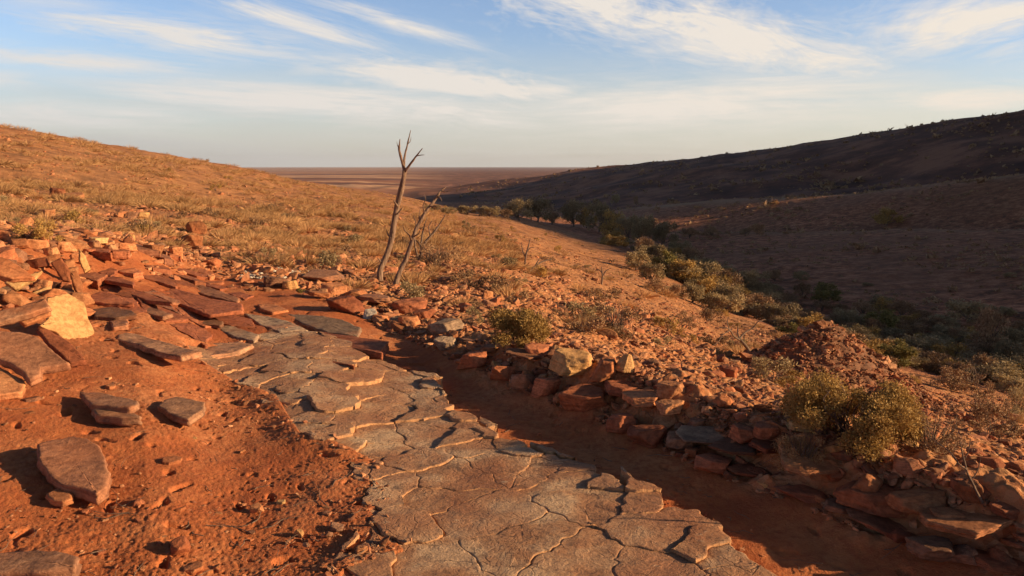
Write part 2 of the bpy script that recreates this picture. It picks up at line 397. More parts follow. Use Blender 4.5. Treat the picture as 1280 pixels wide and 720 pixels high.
# ------------------------------------------------------------------ object helpers
def link(name, me, mat=None, parent=None, loc=None):
    o = bpy.data.objects.new(name, me); COL.objects.link(o)
    if mat is not None and not me.materials: me.materials.append(mat)
    if parent is not None: o.parent = parent
    if loc is not None: o.location = loc
    return o
def mesh_np(name, V, F_, smooth=True):
    me = bpy.data.meshes.new(name)
    V = np.ascontiguousarray(V, dtype=np.float32)
    if isinstance(F_, np.ndarray):
        k = F_.shape[1]; nf = len(F_)
        me.vertices.add(len(V)); me.vertices.foreach_set('co', V.ravel())
        me.loops.add(nf*k); me.loops.foreach_set('vertex_index', np.ascontiguousarray(F_, dtype=np.int32).ravel())
        me.polygons.add(nf); me.polygons.foreach_set('loop_start', np.arange(0, nf*k, k, dtype=np.int32))
        me.polygons.foreach_set('loop_total', np.full(nf, k, dtype=np.int32))
        me.update(calc_edges=True)
    else:
        me.from_pydata(V.tolist(), [], F_); me.update()
    me.polygons.foreach_set('use_smooth', np.full(len(me.polygons), smooth, dtype=bool))
    return me
def tag(o, label=None, cat=None, group=None, kind=None):
    if label: o['label'] = label
    if cat: o['category'] = cat
    if group: o['group'] = group
    if kind: o['kind'] = kind
    return o
def empty(name, loc):
    o = bpy.data.objects.new(name, None); COL.objects.link(o); o.location = loc; o.empty_display_size = .1; return o

# ------------------------------------------------------------------ ground sheet
def build_ground():
    az_f = np.arange(R(-36.5), R(36.5), R(.078))
    az_l = -math.pi+np.linspace(0, 1, 90, endpoint=False)*(math.pi-R(36.5))
    az_r = R(36.5)+np.linspace(0, 1, 90, endpoint=False)*(math.pi-R(36.5))
    az = np.concatenate([az_l, az_f, az_r])
    lr = np.concatenate([np.linspace(math.log(.3), math.log(2.3), 30, endpoint=False), np.linspace(math.log(2.3), math.log(13), 640, endpoint=False),
                         np.linspace(math.log(13), math.log(90), 330, endpoint=False), np.linspace(math.log(90), math.log(900), 170, endpoint=False),
                         np.linspace(math.log(900), math.log(16000), 50)])
    nA, nR = len(az), len(lr)
    A, RR = np.meshgrid(az, np.exp(lr), indexing='ij')
    x = (np.sin(A)*RR).ravel(); y = (np.cos(A)*RR).ravel(); r = RR.ravel()
    z = H(x, y)
    nr = r < 45
    xn, yn, rn = x[nr], y[nr], r[nr]
    d, s = seg_dist(xn, yn, ROW); sd = d*s
    west = sstep(10, 13.5, np.hypot(xn, yn))
    sandm = np.maximum(0, sstep(.25, -.05, sd+.25*fbm2(xn*2, yn*2, 3)))*(1-west)
    # sand: soft lumps, clods and scuffs; slope: coarse stony relief
    soft = .012*fbm2(xn*2.3, yn*2.3, 3, 3)
    cl = noise2(xn*13, yn*13, 4); clod = .007*np.maximum(cl-.36, 0)+.0027*fbm2(xn*38, yn*34, 3, 6, .65)*np.clip(noise2(xn*1.7, yn*1.7, 8)*1.5+.6, .25, 1.3)
    pit = -.022*sstep(.55, .8, noise2(xn*9+9, yn*9, 9))-.010*sstep(.5, .75, noise2(xn*31, yn*31, 15))*sstep(-.1, .3, noise2(xn*1.3, yn*1.3, 16))
    fine = .0026*noise2(xn*60, yn*60, 11)
    path = sstep(.75, .2, np.abs(sd+.45))
    sandh = soft+(clod+pit*1.2+fine)*(1-.6*path)
    rocky = .035*fbm2(xn*3, yn*3, 4, 12, .6)+.03*np.maximum(0, fbm2(xn*9, yn*9, 2, 13))
    z[nr] += (sandm*sandh+(1-sandm)*rocky*sstep(1.5, 4, rn))*sstep(45, 30, rn)
    ff = (r > 30) & (r < 500)
    z[ff] += .045*fbm2(x[ff]*.9, y[ff]*.9, 3, 14)*sstep(30, 50, r[ff])*sstep(500, 200, r[ff])
    i = np.arange(nA)[:, None]; j = np.arange(nR-1)[None, :]
    a = i*nR+j; bq = ((i+1) % nA)*nR+j
    Fq = np.stack([a, bq, bq+1, a+1], -1).reshape(-1, 4)
    # cap beneath the camera
    V = np.stack([x, y, z], -1)
    me = mesh_np('ground', V, Fq[:, ::-1])
    zone = np.zeros((len(x), 4), np.float32)
    zone[nr, 0] = sandm
    zone[:, 1] = sstep(16, 34, r)
    # creek flats and shaded hills: right of the near hill
    lc = np.interp(np.arctan2(x, y), AZ, LR[:, 4]); 
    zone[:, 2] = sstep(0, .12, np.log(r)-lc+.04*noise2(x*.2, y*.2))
    zone[:, 3] = sstep(.30, .06, np.arctan2(x, y)+0*x) 
    zone[:, 3] = np.where(np.arctan2(x, y) < .25, 1, zone[:, 3])
    azp = np.arctan2(x, y); lE = np.interp(azp, AZ, LR[:, 10]); lB = np.interp(azp, AZ, LR[:, 9]); lF = np.interp(azp, AZ, LR[:, 7]); lr_ = np.log(r)
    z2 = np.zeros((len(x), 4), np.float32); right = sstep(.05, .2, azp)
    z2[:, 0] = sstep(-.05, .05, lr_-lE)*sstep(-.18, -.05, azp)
    z2[:, 1] = right*(np.exp(-((lr_-lB)/.035)**2)*(.7+.5*noise2(x*.08, y*.08))+.5*np.exp(-((lr_-lF)/.03)**2)*(.6+.6*noise2(x*.1, y*.1)))  # pale dry grass rims, their backlit glow put into the colour too
    z2[:, 2] = right*sstep(.08, .14, lr_-lF)*sstep(.28, .16, lr_-lF)  # dark strip at the bench foot: bush shadows painted into the colour
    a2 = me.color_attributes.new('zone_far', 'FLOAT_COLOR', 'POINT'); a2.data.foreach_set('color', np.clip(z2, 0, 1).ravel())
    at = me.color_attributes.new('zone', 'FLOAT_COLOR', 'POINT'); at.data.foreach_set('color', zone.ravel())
    o = link('ground', me, M_GROUND); tag(o, kind='structure'); return o
build_ground()

# ------------------------------------------------------------------ rock shapes
def icosphere(level):
    t = (1+5**.5)/2
    V = [(-1,t,0),(1,t,0),(-1,-t,0),(1,-t,0),(0,-1,t),(0,1,t),(0,-1,-t),(0,1,-t),(t,0,-1),(t,0,1),(-t,0,-1),(-t,0,1)]
    Fc = [(0,11,5),(0,5,1),(0,1,7),(0,7,10),(0,10,11),(1,5,9),(5,11,4),(11,10,2),(10,7,6),(7,1,8),(3,9,4),(3,4,2),(3,2,6),(3,6,8),(3,8,9),(4,9,5),(2,4,11),(6,2,10),(8,6,7),(9,8,1)]
    V = [np.array(v)/np.linalg.norm(v) for v in V]
    for _ in range(level):
        cache = {}; nf = []
        def mid(a, b):
            k = (min(a, b), max(a, b))
            if k not in cache:
                m = V[a]+V[b]; V.append(m/np.linalg.norm(m)); cache[k] = len(V)-1
            return cache[k]
        for a, b, c in Fc:
            ab, bc, ca = mid(a, b), mid(b, c), mid(c, a)
            nf += [(a, ab, ca), (b, bc, ab), (c, ca, bc), (ab, bc, ca)]
        Fc = nf
    return np.array(V), np.array(Fc)
ICO = {l: icosphere(l) for l in (1, 2, 3, 4)}
def rock_verts(seed, level=4, sides=7, slab=False, rough=.04, soft=60.):
    rg = np.random.default_rng(seed); D, Fc = ICO[level]
    n, d = [], []
    n += [(rg.normal(0, .10), rg.normal(0, .10), 1), (rg.normal(0, .08), rg.normal(0, .08), -1)]; d += [.62, .60]
    a0 = rg.uniform(0, 6.28)
    for k in range(sides):
        a = a0+6.283*(k+rg.uniform(-.3, .3))/sides
        n.append((math.cos(a), math.sin(a), rg.normal(0, .12 if slab else .38))); d.append(rg.uniform(.62, 1.0))
    if not slab:
        for k in range(4):
            v = rg.normal(size=3); n.append(tuple(v)); d.append(rg.uniform(.72, .95))
    n = np.array(n, float); n /= np.linalg.norm(n, axis=1)[:, None]; d = np.array(d)
    dot = D@n.T
    rr = np.where(dot > 1e-3, d/np.maximum(dot, 1e-3), 1e3)
    rr = np.minimum(rr, 5)
    rad = -np.log(np.exp(-soft*rr).sum(1))/soft
    P = D*rad[:, None]
    if level >= 2 and rough > 0:
        o = seed*3.7 % 97
        nn = noise3(P[:, 0]*2+o, P[:, 1]*2, P[:, 2]*2)*rough*1.2+noise3(P[:, 0]*5+o, P[:, 1]*5, P[:, 2]*5)*rough*.7+noise3(P[:, 0]*11, P[:, 1]*11+o, P[:, 2]*11)*rough*.4
        strata = noise3(P[:, 2]*9+o, .5, .5)*rough*(.9 if slab else .4)
        P = P*(1+nn+strata*np.hypot(D[:, 0], D[:, 1]))[:, None]
    P[:, 2] -= P[:, 2].min(); P /= np.array([np.ptp(P[:, 0]), np.ptp(P[:, 1]), P[:, 2].max()])   # unit box, base at 0
    P[:, :2] -= (P[:, :2].max(0)+P[:, :2].min(0))/2
    return P, Fc
def rock_obj(name, loc, size, rot, seed, mat, label, cat='rock', group=None, slab=False, level=4, sink=.12, rough=.05):
    P, Fc = rock_verts(seed, level, 6 if slab else 7, slab, rough)
    if 'pyramid' in label: P = P*np.stack([1.1-.8*P[:, 2], 1.1-.75*P[:, 2], np.ones(len(P))], -1); P[:, 0] += .15*P[:, 2]
    me = mesh_np(name, P*np.array(size), Fc)
    o = link(name, me, mat, None, (loc[0], loc[1], loc[2]-sink*size[2])); o.rotation_euler = rot
    tag(o, label, cat, group); return o
ROCK_BASES = []                                  # footprints of hand set stones, so that scatter keeps clear
def rock_px(u, v, w, h, mat, label, depth=.8, slab=False, rot=None, lift=0., seed=None, cat='rock', group=None, name='rock', rough=.05, level=4):
    """a stone whose base centre is seen at (u, v + h/2), w by h picture points wide and high"""
    seed = seed or int(u*7+v*13)
    rg = random.Random(seed)
    p = hit(u, v+h*.42)
    dist = math.sqrt(p[0]**2+p[1]**2+(EYE-p[2])**2)*math.cos(math.atan2(abs(u-640), F))*.98
    W = w/F*dist; Hh = h/F*dist
    W *= 1.08; dep = W*depth
    drop = (EYE-p[2])/max(dist, .1)
    Hz = max(.25*Hh, Hh-dep*drop*.55)
    if slab: Hz = max(.022, min(Hz, W*.35))
    r = rot if rot is not None else (rg.uniform(-.12, .12), rg.uniform(-.12, .12), rg.uniform(-.4, .4))
    ROCK_BASES.append((p[0], p[1], W*.5))
    return rock_obj(name, (p[0], p[1]+dep*.3, .45*p[2]+.55*max(p[2], h1(p[0], p[1]+dep*.3))+lift), (W*1.03, dep, Hz*1.10), r, seed, mat, label, cat, group, slab, level, .1, rough)

# ------------------------------------------------------------------ flat plates from outlines
def plate_mesh(pts, thick, seed=0, step=.02, jit=.010, bev=.006, relief=.006, inset=0.0, jfreq=9., wob=True, origin=(0, 0), under=.0, joined=False):
    """pts: (n,2) outline in the plate's own plane, top at z=0, going down to -thick"""
    pts = np.asarray(pts, float)
    area = .5*np.sum(pts[:, 0]*np.roll(pts[:, 1], -1)-np.roll(pts[:, 0], -1)*pts[:, 1])
    if area < 0: pts = pts[::-1]
    out = []
    for i in range(len(pts)):
        a, b = pts[i], pts[(i+1) % len(pts)]; n = max(1 if joined else 2, int(round(np.hypot(*(b-a))/step)))
        for k in range(n): out.append(a+(b-a)*k/n)
    B = np.array(out); n = len(B)
    c = B.mean(0)
    T = np.roll(B, -1, 0)-np.roll(B, 1, 0); T /= np.linalg.norm(T, axis=1)[:, None]+1e-9
    Nn = np.stack([T[:, 1], -T[:, 0]], -1)
    X, Y = B[:, 0]+origin[0], B[:, 1]+origin[1]
    B = B+np.stack([fbm2(X*jfreq, Y*jfreq, 3, 1.5), fbm2(X*jfreq+31, Y*jfreq, 3, 2.5)], -1)*jit*1.4
    B = B-Nn*inset-Nn*(.5+.5*noise2(X*5, Y*5, seed))[:, None]*inset*.7
    rings = []; o = 0. if joined else seed*1.37
    def top(P): return relief*fbm2((P[:, 0]+origin[0])*4+o, (P[:, 1]+origin[1])*4, 4, 5)
    jt = noise2(B[:, 0]*14+o, B[:, 1]*14, 3)
    # under side, sides, bevel, then inward rings
    for f, dz, off in ((.6, -thick, 0), (1., -thick, -under), (1., -thick*.7, .006), (1., -thick*.4, -.003), (1., -bev*1.4, .002), (1., -bev*.3, -bev*.7)):
        wv = .006*noise2(B[:, 0]*18+dz*90, B[:, 1]*18, seed+1)*(1. if f == 1. and off != -bev*.7 else 0.)
        P = c+(B-c)*f+Nn*(off+wv)[:, None]
        z = np.full(n, dz) if dz < -bev*1.2 else dz+top(P)
        if -thick*.8 < dz < -bev*1.2: z = z+.004*jt
        rings.append(np.column_stack([P, z]))
    Bt = B-Nn*bev*1.8
    for f in (.985, .93, .84, .72, .58, .44, .30, .16):
        P = c+(Bt-c)*f; rings.append(np.column_stack([P, top(P)]))
    V = np.concatenate(rings+[np.array([[c[0], c[1], -thick]]), np.column_stack([c[None, :], top(c[None, :])])])
    Fc = []
    nr = len(rings)
    i = np.arange(n); j = (i+1) % n
    for k in range(nr-1): Fc.append(np.stack([k*n+i, k*n+j, (k+1)*n+j, (k+1)*n+i], -1))
    Fq = np.concatenate(Fc).tolist()
    cb, ct = nr*n, nr*n+1
    Fq += [(cb, int(b), int(a)) for a, b in zip(i, j)]
    Fq += [(ct, (nr-1)*n+int(a), (nr-1)*n+int(b)) for a, b in zip(i, j)]
    return V, Fq
def plate_px(poly, lift, thick, mat, label, normal=(0, 0, 1), anchor=None, name='flat_stone', cat='stone slab', group=None, seed=None, jit=.010, relief=.006, under=0.):
    """a slab whose upper face has this outline, lying in a plane through a ground point with the given normal"""
    seed = seed or int(poly[0][0]*3+poly[0][1]*7+1)
    nrm = np.array(normal, float); nrm /= np.linalg.norm(nrm)
    cu, cv = anchor or (sum(p[0] for p in poly)/len(poly), sum(p[1] for p in poly)/len(poly))
    P0 = hit(cu, cv); P0 = P0.copy()
    # lift along z, sliding towards the eye so that the outline keeps its place
    eye = np.array([0, 0, EYE]); dd = (eye-P0); P0 = P0+dd*(lift/dd[2])
    pts = []
    for u, v in poly:
        d = ray(u, v); t = nrm@(P0-eye)/(nrm@d); pts.append(eye+d*t)
    pts = np.array(pts); c = pts.mean(0)
    ax = np.cross([0, 1, 0], nrm) if abs(nrm[1]) < .9 else np.cross(nrm, [1, 0, 0])
    ax = ax/np.linalg.norm(ax); ay = np.cross(nrm, ax)
    loc2 = np.stack([(pts-c)@ax, (pts-c)@ay], -1)
    V, Fq = plate_mesh(loc2, thick, seed, jit=jit, relief=relief, origin=(c[0], c[1]), under=under)
    me = mesh_np(name, V, Fq)
    o = link(name, me, mat)
    from mathutils import Matrix
    M = Matrix.Identity(4)
    for r_ in range(3): M[r_][0], M[r_][1], M[r_][2], M[r_][3] = ax[r_], ay[r_], nrm[r_], c[r_]
    o.matrix_world = M
    tag(o, label, cat, group)
    rad = np.linalg.norm(pts-c, axis=1).max(); ROCK_BASES.append((c[0], c[1], rad*.6))
    return o

# ------------------------------------------------------------------ cracked bedrock pavement
def clip_half(poly, p, n):
    out = []
    for i in range(len(poly)):
        a, b = poly[i], poly[(i+1) % len(poly)]
        da, db = (a-p)@n, (b-p)@n
        if da <= 0: out.append(a)
        if (da < 0 < db) or (db < 0 < da): out.append(a+(b-a)*da/(da-db))
    return out
def build_pavement():
    rg = np.random.default_rng(21)
    lo, hi = PAVE.min(0)-.5, PAVE.max(0)+.5
    # bedding direction: long joints run from upper left to lower right
    dirn = PAVE[19]-PAVE[0]; dirn = dirn/np.linalg.norm(dirn)
    perp = np.array([-dirn[1], dirn[0]])
    seeds = []
    tries = 0
    while tries < 14000:
        tries += 1
        p = lo+(hi-lo)*rg.random(2)
        ok = True; nb_ = .62 if seg_dist(p[0:1], p[1:2], PAVE, True)[0][0] < .14 else 1.
        for q in seeds:
            dlt = p-q
            dd = math.hypot((dlt@dirn)/1.25, (dlt@perp)/.9)
            if dd < nb_*(.19+.25*(.5+.5*math.sin(p[0]*7+p[1]*5.3))**1.5): ok = False; break
        if ok: seeds.append(p)
    seeds = np.array(seeds)
    ins = inside(seeds[:, 0], seeds[:, 1], PAVE) | ((seg_dist(seeds[:, 0], seeds[:, 1], PAVE, True)[0] < .22))
    root = empty('bedrock_outcrop', (0, 4.5, h1(0, 4.5)))
    tag(root, 'long flat cracked grey brown bedrock outcrop running from the bottom edge towards the left hill', 'rock outcrop')
    cnt = 0
    for k in np.nonzero(ins)[0]:
        s = seeds[k]
        poly = [s+np.array(v)*1.2 for v in ((-1,-1),(1,-1),(1,1),(-1,1))]
        ds = np.linalg.norm(seeds-s, axis=1)
        for q in np.argsort(ds)[1:24]:
            nrm = seeds[q]-s; poly = clip_half(poly, s+nrm/2, nrm/np.linalg.norm(nrm))
            if len(poly) < 3: break
        poly = np.array(poly)
        if len(poly) < 3: continue
        # broken outline: points beyond the outcrop's edge are brought back to it
        q_ = []
        for a_, b_ in zip(poly, np.roll(poly, -1, 0)):
            n_ = max(1, int(np.hypot(*(b_-a_))/.035)); q_ += [a_+(b_-a_)*t/n_ for t in range(n_)]
        q_ = np.array(q_); out_ = ~inside(q_[:, 0], q_[:, 1], PAVE); far_ = seg_dist(q_[:, 0], q_[:, 1], PAVE, True)[0]
        slack = .012+.10*rg.random()**1.4
        for w in np.nonzero(out_ & (far_ > slack))[0]:
            best = None
            for a_, b_ in zip(PAVE, np.roll(PAVE, -1, 0)):
                ab = b_-a_; t = min(1, max(0, float((q_[w]-a_)@ab/(ab@ab)))); pt = a_+ab*t; dd_ = np.hypot(*(q_[w]-pt))
                if best is None or dd_ < best[0]: best = (dd_, pt)
            q_[w] = best[1]+(q_[w]-best[1])*slack/best[0]
        keep_ = np.hypot(*(q_-np.roll(q_, 1, 0)).T) > .008; q_ = q_[keep_]
        if len(q_) < 6: continue
        area_ = abs(.5*np.sum(q_[:, 0]*np.roll(q_[:, 1], -1)-np.roll(q_[:, 0], -1)*q_[:, 1]))
        if area_ < .006: continue
        poly = q_
        c = poly.mean(0)
        lvl = .5+.5*noise2(c[0]*.9, c[1]*.9, 7)
        lift = .020+.006*lvl+rg.uniform(-.002, .002)+(rg.uniform(.006, .015) if rg.random() < .32 else 0)
        V, Fq = plate_mesh(poly-c, .12, int(k), step=.014, jit=.024, bev=.003, relief=.006, inset=rg.choice([.0003, .0006, .0012, .0025]), jfreq=6.5, origin=(c[0], c[1]), joined=True)
        tx, ty = rg.normal(0, .007), rg.normal(0, .007)
        e_ = .25; gx = float(base_h(c[0]+e_, c[1])-base_h(c[0]-e_, c[1]))/(2*e_); gy = float(base_h(c[0], c[1]+e_)-base_h(c[0], c[1]-e_))/(2*e_)
        tx += gx; ty += gy
        V[:, 2] += V[:, 0]*tx+V[:, 1]*ty
        me = mesh_np('rock_plate', V, Fq)
        z = float(base_h(np.array([c[0]]), np.array([c[1]]))[0])
        o = link('rock_plate', me, M_PAVE, root, (c[0]-root.location[0], c[1]-root.location[1], z+lift-root.location[2]))
        cnt += 1
    print('pavement slabs', cnt)
build_pavement()

def build_ledge():
    rg = np.random.default_rng(44)
    LED = np.array([flat_pt(u, v, .03) for u, v in [(108,336),(165,334),(230,350),(310,374),(345,392),(345,420),(300,432),(225,442),(180,432),(140,410),(108,396)]])
    lo, hi = LED.min(0), LED.max(0); dirn = flat_pt(330, 395)-flat_pt(140, 345); dirn /= np.linalg.norm(dirn); perp = np.array([-dirn[1], dirn[0]])
    seeds = []
    for _ in range(9000):
        p = lo+(hi-lo)*rg.random(2)
        if all(math.hypot(((p-q)@dirn)/2.3, ((p-q)@perp)/.85) > .24 for q in seeds): seeds.append(p)
    seeds = np.array(seeds); ins = inside(seeds[:, 0], seeds[:, 1], LED) & ~inside(seeds[:, 0], seeds[:, 1], PAVE)
    c0 = LED.mean(0); root = empty('ledge_outcrop', (c0[0], c0[1], h1(*c0))); tag(root, 'low red layered rock ledge half buried in the sand above the grey brown outcrop', 'rock outcrop')
    for k in np.nonzero(ins)[0]:
        if rg.random() < .14: continue
        s_ = seeds[k]; poly = [s_+np.array(v)*1.2 for v in ((-1,-1),(1,-1),(1,1),(-1,1))]
        T = lambda q: np.array([(q@dirn)/2.3, (q@perp)/.85])
        for q in np.argsort([np.hypot(*T(w-s_)) for w in seeds])[1:20]:
            w = T(seeds[q]-s_); nrm = w[0]/2.3*dirn+w[1]/.85*perp; nn = np.linalg.norm(nrm)
            poly = clip_half(poly, s_+(seeds[q]-s_)/2, nrm/nn)
            if len(poly) < 3: break
        poly = np.array(poly)
        if len(poly) < 3: continue
        c = poly.mean(0)
        V, Fq = plate_mesh(poly-c, .09, int(k)+500, step=.018, jit=.012, bev=.003, relief=.006, inset=rg.uniform(.004, .022), jfreq=6, origin=(c[0], c[1]))
        e_ = .2; gx = float(base_h(c[0]+e_, c[1])-base_h(c[0]-e_, c[1]))/(2*e_); gy = float(base_h(c[0], c[1]+e_)-base_h(c[0], c[1]-e_))/(2*e_)
        V[:, 2] += V[:, 0]*(gx+rg.normal(0, .015))+V[:, 1]*(gy+rg.normal(0, .015))
        link('rock_plate', mesh_np('rock_plate', V, Fq), M_RED if rg.random() < .75 else M_PLATE, root, (c[0]-c0[0], c[1]-c0[1], h1(*c)+rg.uniform(.004, .022)-root.location[2]))
build_ledge()
# ------------------------------------------------------------------ tubes: trunks, branches, twigs
def tube(path, radii, n=8, seed=0, rough=.12):
    path = np.asarray(path, float); radii = np.asarray(radii, float)
    # resample
    seg = np.linalg.norm(np.diff(path, axis=0), axis=1); s = np.concatenate([[0], np.cumsum(seg)])
    m = max(len(path), int(s[-1]/max(radii.max()*1.3, .004))); m = min(m, 60)
    q = np.linspace(0, s[-1], m)
    P = pchip(s, path, q); rr = np.interp(q, s, radii)
    T = np.gradient(P, axis=0); T /= np.linalg.norm(T, axis=1)[:, None]+1e-9
    up = np.array([.3, 1., .1]); A = np.cross(T, up); A /= np.linalg.norm(A, axis=1)[:, None]+1e-9; B = np.cross(T, A)
    ang = np.arange(n)*2*math.pi/n
    ca, sa = np.cos(ang), np.sin(ang)
    rad = rr[:, None]*(1+rough*noise3(ca[None]*1.3+seed, sa[None]*1.3, q[:, None]/max(radii.max(), .003)*.35))
    V = P[:, None]+A[:, None]*(ca[None, :, None]*rad[..., None])+B[:, None]*(sa[None, :, None]*rad[..., None])
    V = V.reshape(-1, 3)
    i = np.arange(m-1)[:, None]; j = np.arange(n)[None]
    Fq = np.stack([i*n+j, i*n+(j+1) % n, (i+1)*n+(j+1) % n, (i+1)*n+j], -1).reshape(-1, 4)
    Fl = Fq.tolist(); V = np.concatenate([V, P[-1:]+T[-1:]*rr[-1], P[:1]])
    e = len(V)-2
    Fl += [((m-1)*n+k, (m-1)*n+(k+1) % n, e) for k in range(n)]+[((k+1) % n, k, e+1) for k in range(n)]
    return V, Fl
def join(parts):
    V, Fl, o = [], [], 0
    for v, f in parts:
        V.append(v); Fl += [tuple(int(a)+o for a in q) for q in f]; o += len(v)
    return np.concatenate(V), Fl
def px_path(pts, dist0, dz=()):
    """picture points with metric depths along the view axis"""
    out = []
    for i, (u, v) in enumerate(pts):
        d = ray(u, v); y = dist0+(dz[i] if i < len(dz) else 0); t = y/d[1]; out.append([d[0]*t, y, EYE+d[2]*t])
    return np.array(out)
def wood(name, base, specs, label, cat, mat=M_BARK, group=None):
    """specs: (part name, pixel points, depth offsets, pixel radii)"""
    p = hit(*base); root = empty(name, tuple(p)); tag(root, label, cat, group)
    for pn, pts, dz, rad in specs:
        P = px_path(pts, p[1], dz)-p; 
        if pn == 'trunk': P[0, 2] = -.08
        V, Fl = tube(P, np.array(rad)*(.86 if mat is M_BARK else (.85 if name == 'dead_tree' else 1.35))/F*p[1], n=12 if mat is M_BARK else 8, seed=len(pts)+rad[0], rough=.38 if mat is M_BARK else .2)
        link(pn, mesh_np(pn, V, Fl), mat, root)
    return root
wood('dead_tree', (474, 352), [
    ('trunk', [(474,354),(475.5,338),(482,322),(489,300),(492,280),(498,252),(504,225),(505.5,212)], (0,0,.02,.03,.05,.04,.02,0), (5.5,4.6,4.3,4.0,4.2,4.0,3.4,3.0)),
    ('branch', [(505.5,213),(502,200),(499,186),(500,174)], (0,-.02,-.05,-.1), (2.4,2.0,1.6,.5)),
    ('branch', [(505,212),(505.5,199),(509,182),(513.3,163)], (0,.04,.08,.1), (2.0,1.5,1.1,.4)),
    ('branch', [(506,214),(510,209),(519,197),(528,185.5)], (0,-.04,-.1,-.2), (2.2,1.8,1.3,.5)),
    ('branch', [(521,195),(525,194),(530.5,193.5)], (-.12,-.13,-.15), (.8,.6,.3)),
    ('branch', [(497,258),(494,254),(492.5,250)], (0,-.03,-.05), (1.6,1.3,.8)),
    ('branch', [(489,298),(485,293),(483,287)], (0,.05,.1), (1.4,1.0,.5)),
    ('branch', [(500,188),(497,182),(496,177)], (-.05,-.05,-.05), (.7,.5,.2)),
    ('branch', [(510,180),(513,176),(514,171)], (.08,.05,.05), (.5,.4,.2)),
    ('branch', [(496,268),(501,262),(503,259)], (0,-.04,-.06), (1.1,.8,.5)),
    ('branch', [(479,330),(474,325),(472,322)], (0,-.04,-.06), (1.3,1.0,.5)),
    ], 'tall bare dead tree trunk forking into three broken tips above the horizon', 'dead tree')
wood('dead_tree', (491, 359), [
    ('trunk', [(491,362),(499,341),(507.5,324),(514,304),(520,287),(532,265),(543,251)], (0,.05,.1,.1,.12,.15,.2), (4.2,3.6,3.3,3.1,2.8,2.4,2.2)),
    ('branch', [(542,252),(548,243),(550,240),(557.5,234)], (.2,.22,.24,.3), (2.2,2.1,1.6,.5)),
    ('branch', [(547,246),(550,247),(552,251)], (.2,.16,.12), (1.2,.8,.4)),
    ('branch', [(515,301),(511,293),(506,288),(503.5,281)], (.1,.0,-.1,-.2), (1.5,1.1,.8,.4)),
    ('branch', [(525,277),(524,268),(526,260)], (.12,.2,.3), (1.0,.7,.3)),
    ('branch', [(538,258),(545,258),(551,262)], (.15,.1,.05), (1.0,.7,.3)),
    ('branch', [(531,267),(529,257),(532,249),(530,243)], (.12,.1,.1,.1), (1.1,.8,.6,.3)),
    ('branch', [(517,296),(523,292),(527,285),(533,283)], (.1,.0,-.1,-.1), (1.1,.8,.6,.3)),
    ('branch', [(552,238),(556,240),(561,239)], (.25,.22,.2), (.8,.5,.2)),
    ], 'shorter dead tree trunk leaning right beside the tall bare one', 'dead tree')
wood('dead_shrub', (522, 325), [
    ('stem', [(524,326),(530,306),(545,287),(551,278),(557,268)], (0,.0,.05,.1,.1), (1.6,1.3,1.0,.7,.4)),
    ('stem', [(525,322),(527,300),(529,287),(534,272)], (0,.1,.15,.2), (1.3,1.0,.7,.3)),
    ('stem', [(523,324),(519,308),(518,292),(520,280),(517,270)], (0,-.1,-.15,-.2,-.2), (1.2,.9,.7,.5,.3)),
    ('stem', [(538,295),(536,284),(540,276)], (.02,.0,.0), (.8,.5,.3)),
    ('stem', [(528,312),(522,302),(512,297)], (0,.1,.2), (.9,.6,.3)),
    ], 'thin leafless dark shrub behind the leaning dead trunk', 'dead shrub', M_TWIG)
wood('dead_tree', (937, 448), [
    ('trunk', [(938,450),(936,438),(930,430),(924,423)], (0,0,0,0), (3.2,2.6,2.3,2.0)),
    ('branch', [(925,425),(917,420),(912,412),(905,409),(893,411)], (0,-.1,-.2,-.3,-.3), (1.7,1.3,1.1,.8,.4)),
    ('branch', [(924,424),(930,417),(941,410),(948,402),(957,399)], (0,.1,.2,.2,.3), (1.7,1.4,1.1,.8,.4)),
    ('branch', [(924,424),(922,413),(923,405)], (0,.1,.1), (1.4,1.0,.5)),
    ('branch', [(913,413),(904,418),(897,428),(888,434)], (-.2,-.3,-.4,-.5), (1.0,.8,.6,.3)),
    ('branch', [(940,411),(946,413),(952,411)], (.2,.2,.2), (.7,.5,.3)),
    ('branch', [(912,412),(909,402),(911,396)], (-.2,-.2,-.2), (.8,.6,.3)),
    ], 'low twisted dead tree with crooked bare branches left of the gravel mound', 'dead tree', M_TWIG)
wood('dead_sapling', (656, 334), [
    ('stem', [(656,334),(657,322),(661,306),(663,298)], (0,0,0,0), (1.1,.9,.7,.3)),
    ('stem', [(657,322),(653,312),(652,303)], (0,0,0), (.7,.5,.3)),
    ('stem', [(658,316),(663,310),(668,309)], (0,0,0), (.6,.4,.3)),
    ], 'small thin dark sapling standing alone on the open slope right of the dead trees', 'dead sapling', M_TWIG)
wood('dead_sapling', (752, 356), [
    ('stem', [(752,357),(753,345),(752,334)], (0,0,0), (1.0,.8,.4)),
    ('stem', [(753,346),(758,338),(762,336)], (0,0,0), (.6,.5,.3)),
    ('stem', [(753,342),(748,337),(744,338)], (0,0,0), (.6,.5,.3)),
    ], 'tiny bare sapling on the lower slope near the creek scrub', 'dead sapling', M_TWIG)
wood('fallen_branch', (664, 342), [
    ('stem', [(658,344),(668,334),(678,327),(690,324)], (0,.2,.3,.4), (1.2,1.0,.8,.4)),
    ('stem', [(668,334),(672,327),(676,321)], (.2,.2,.2), (.7,.5,.3)),
    ], 'thin fallen branch lying on the slope beside the small sapling', 'branch', M_TWIG)
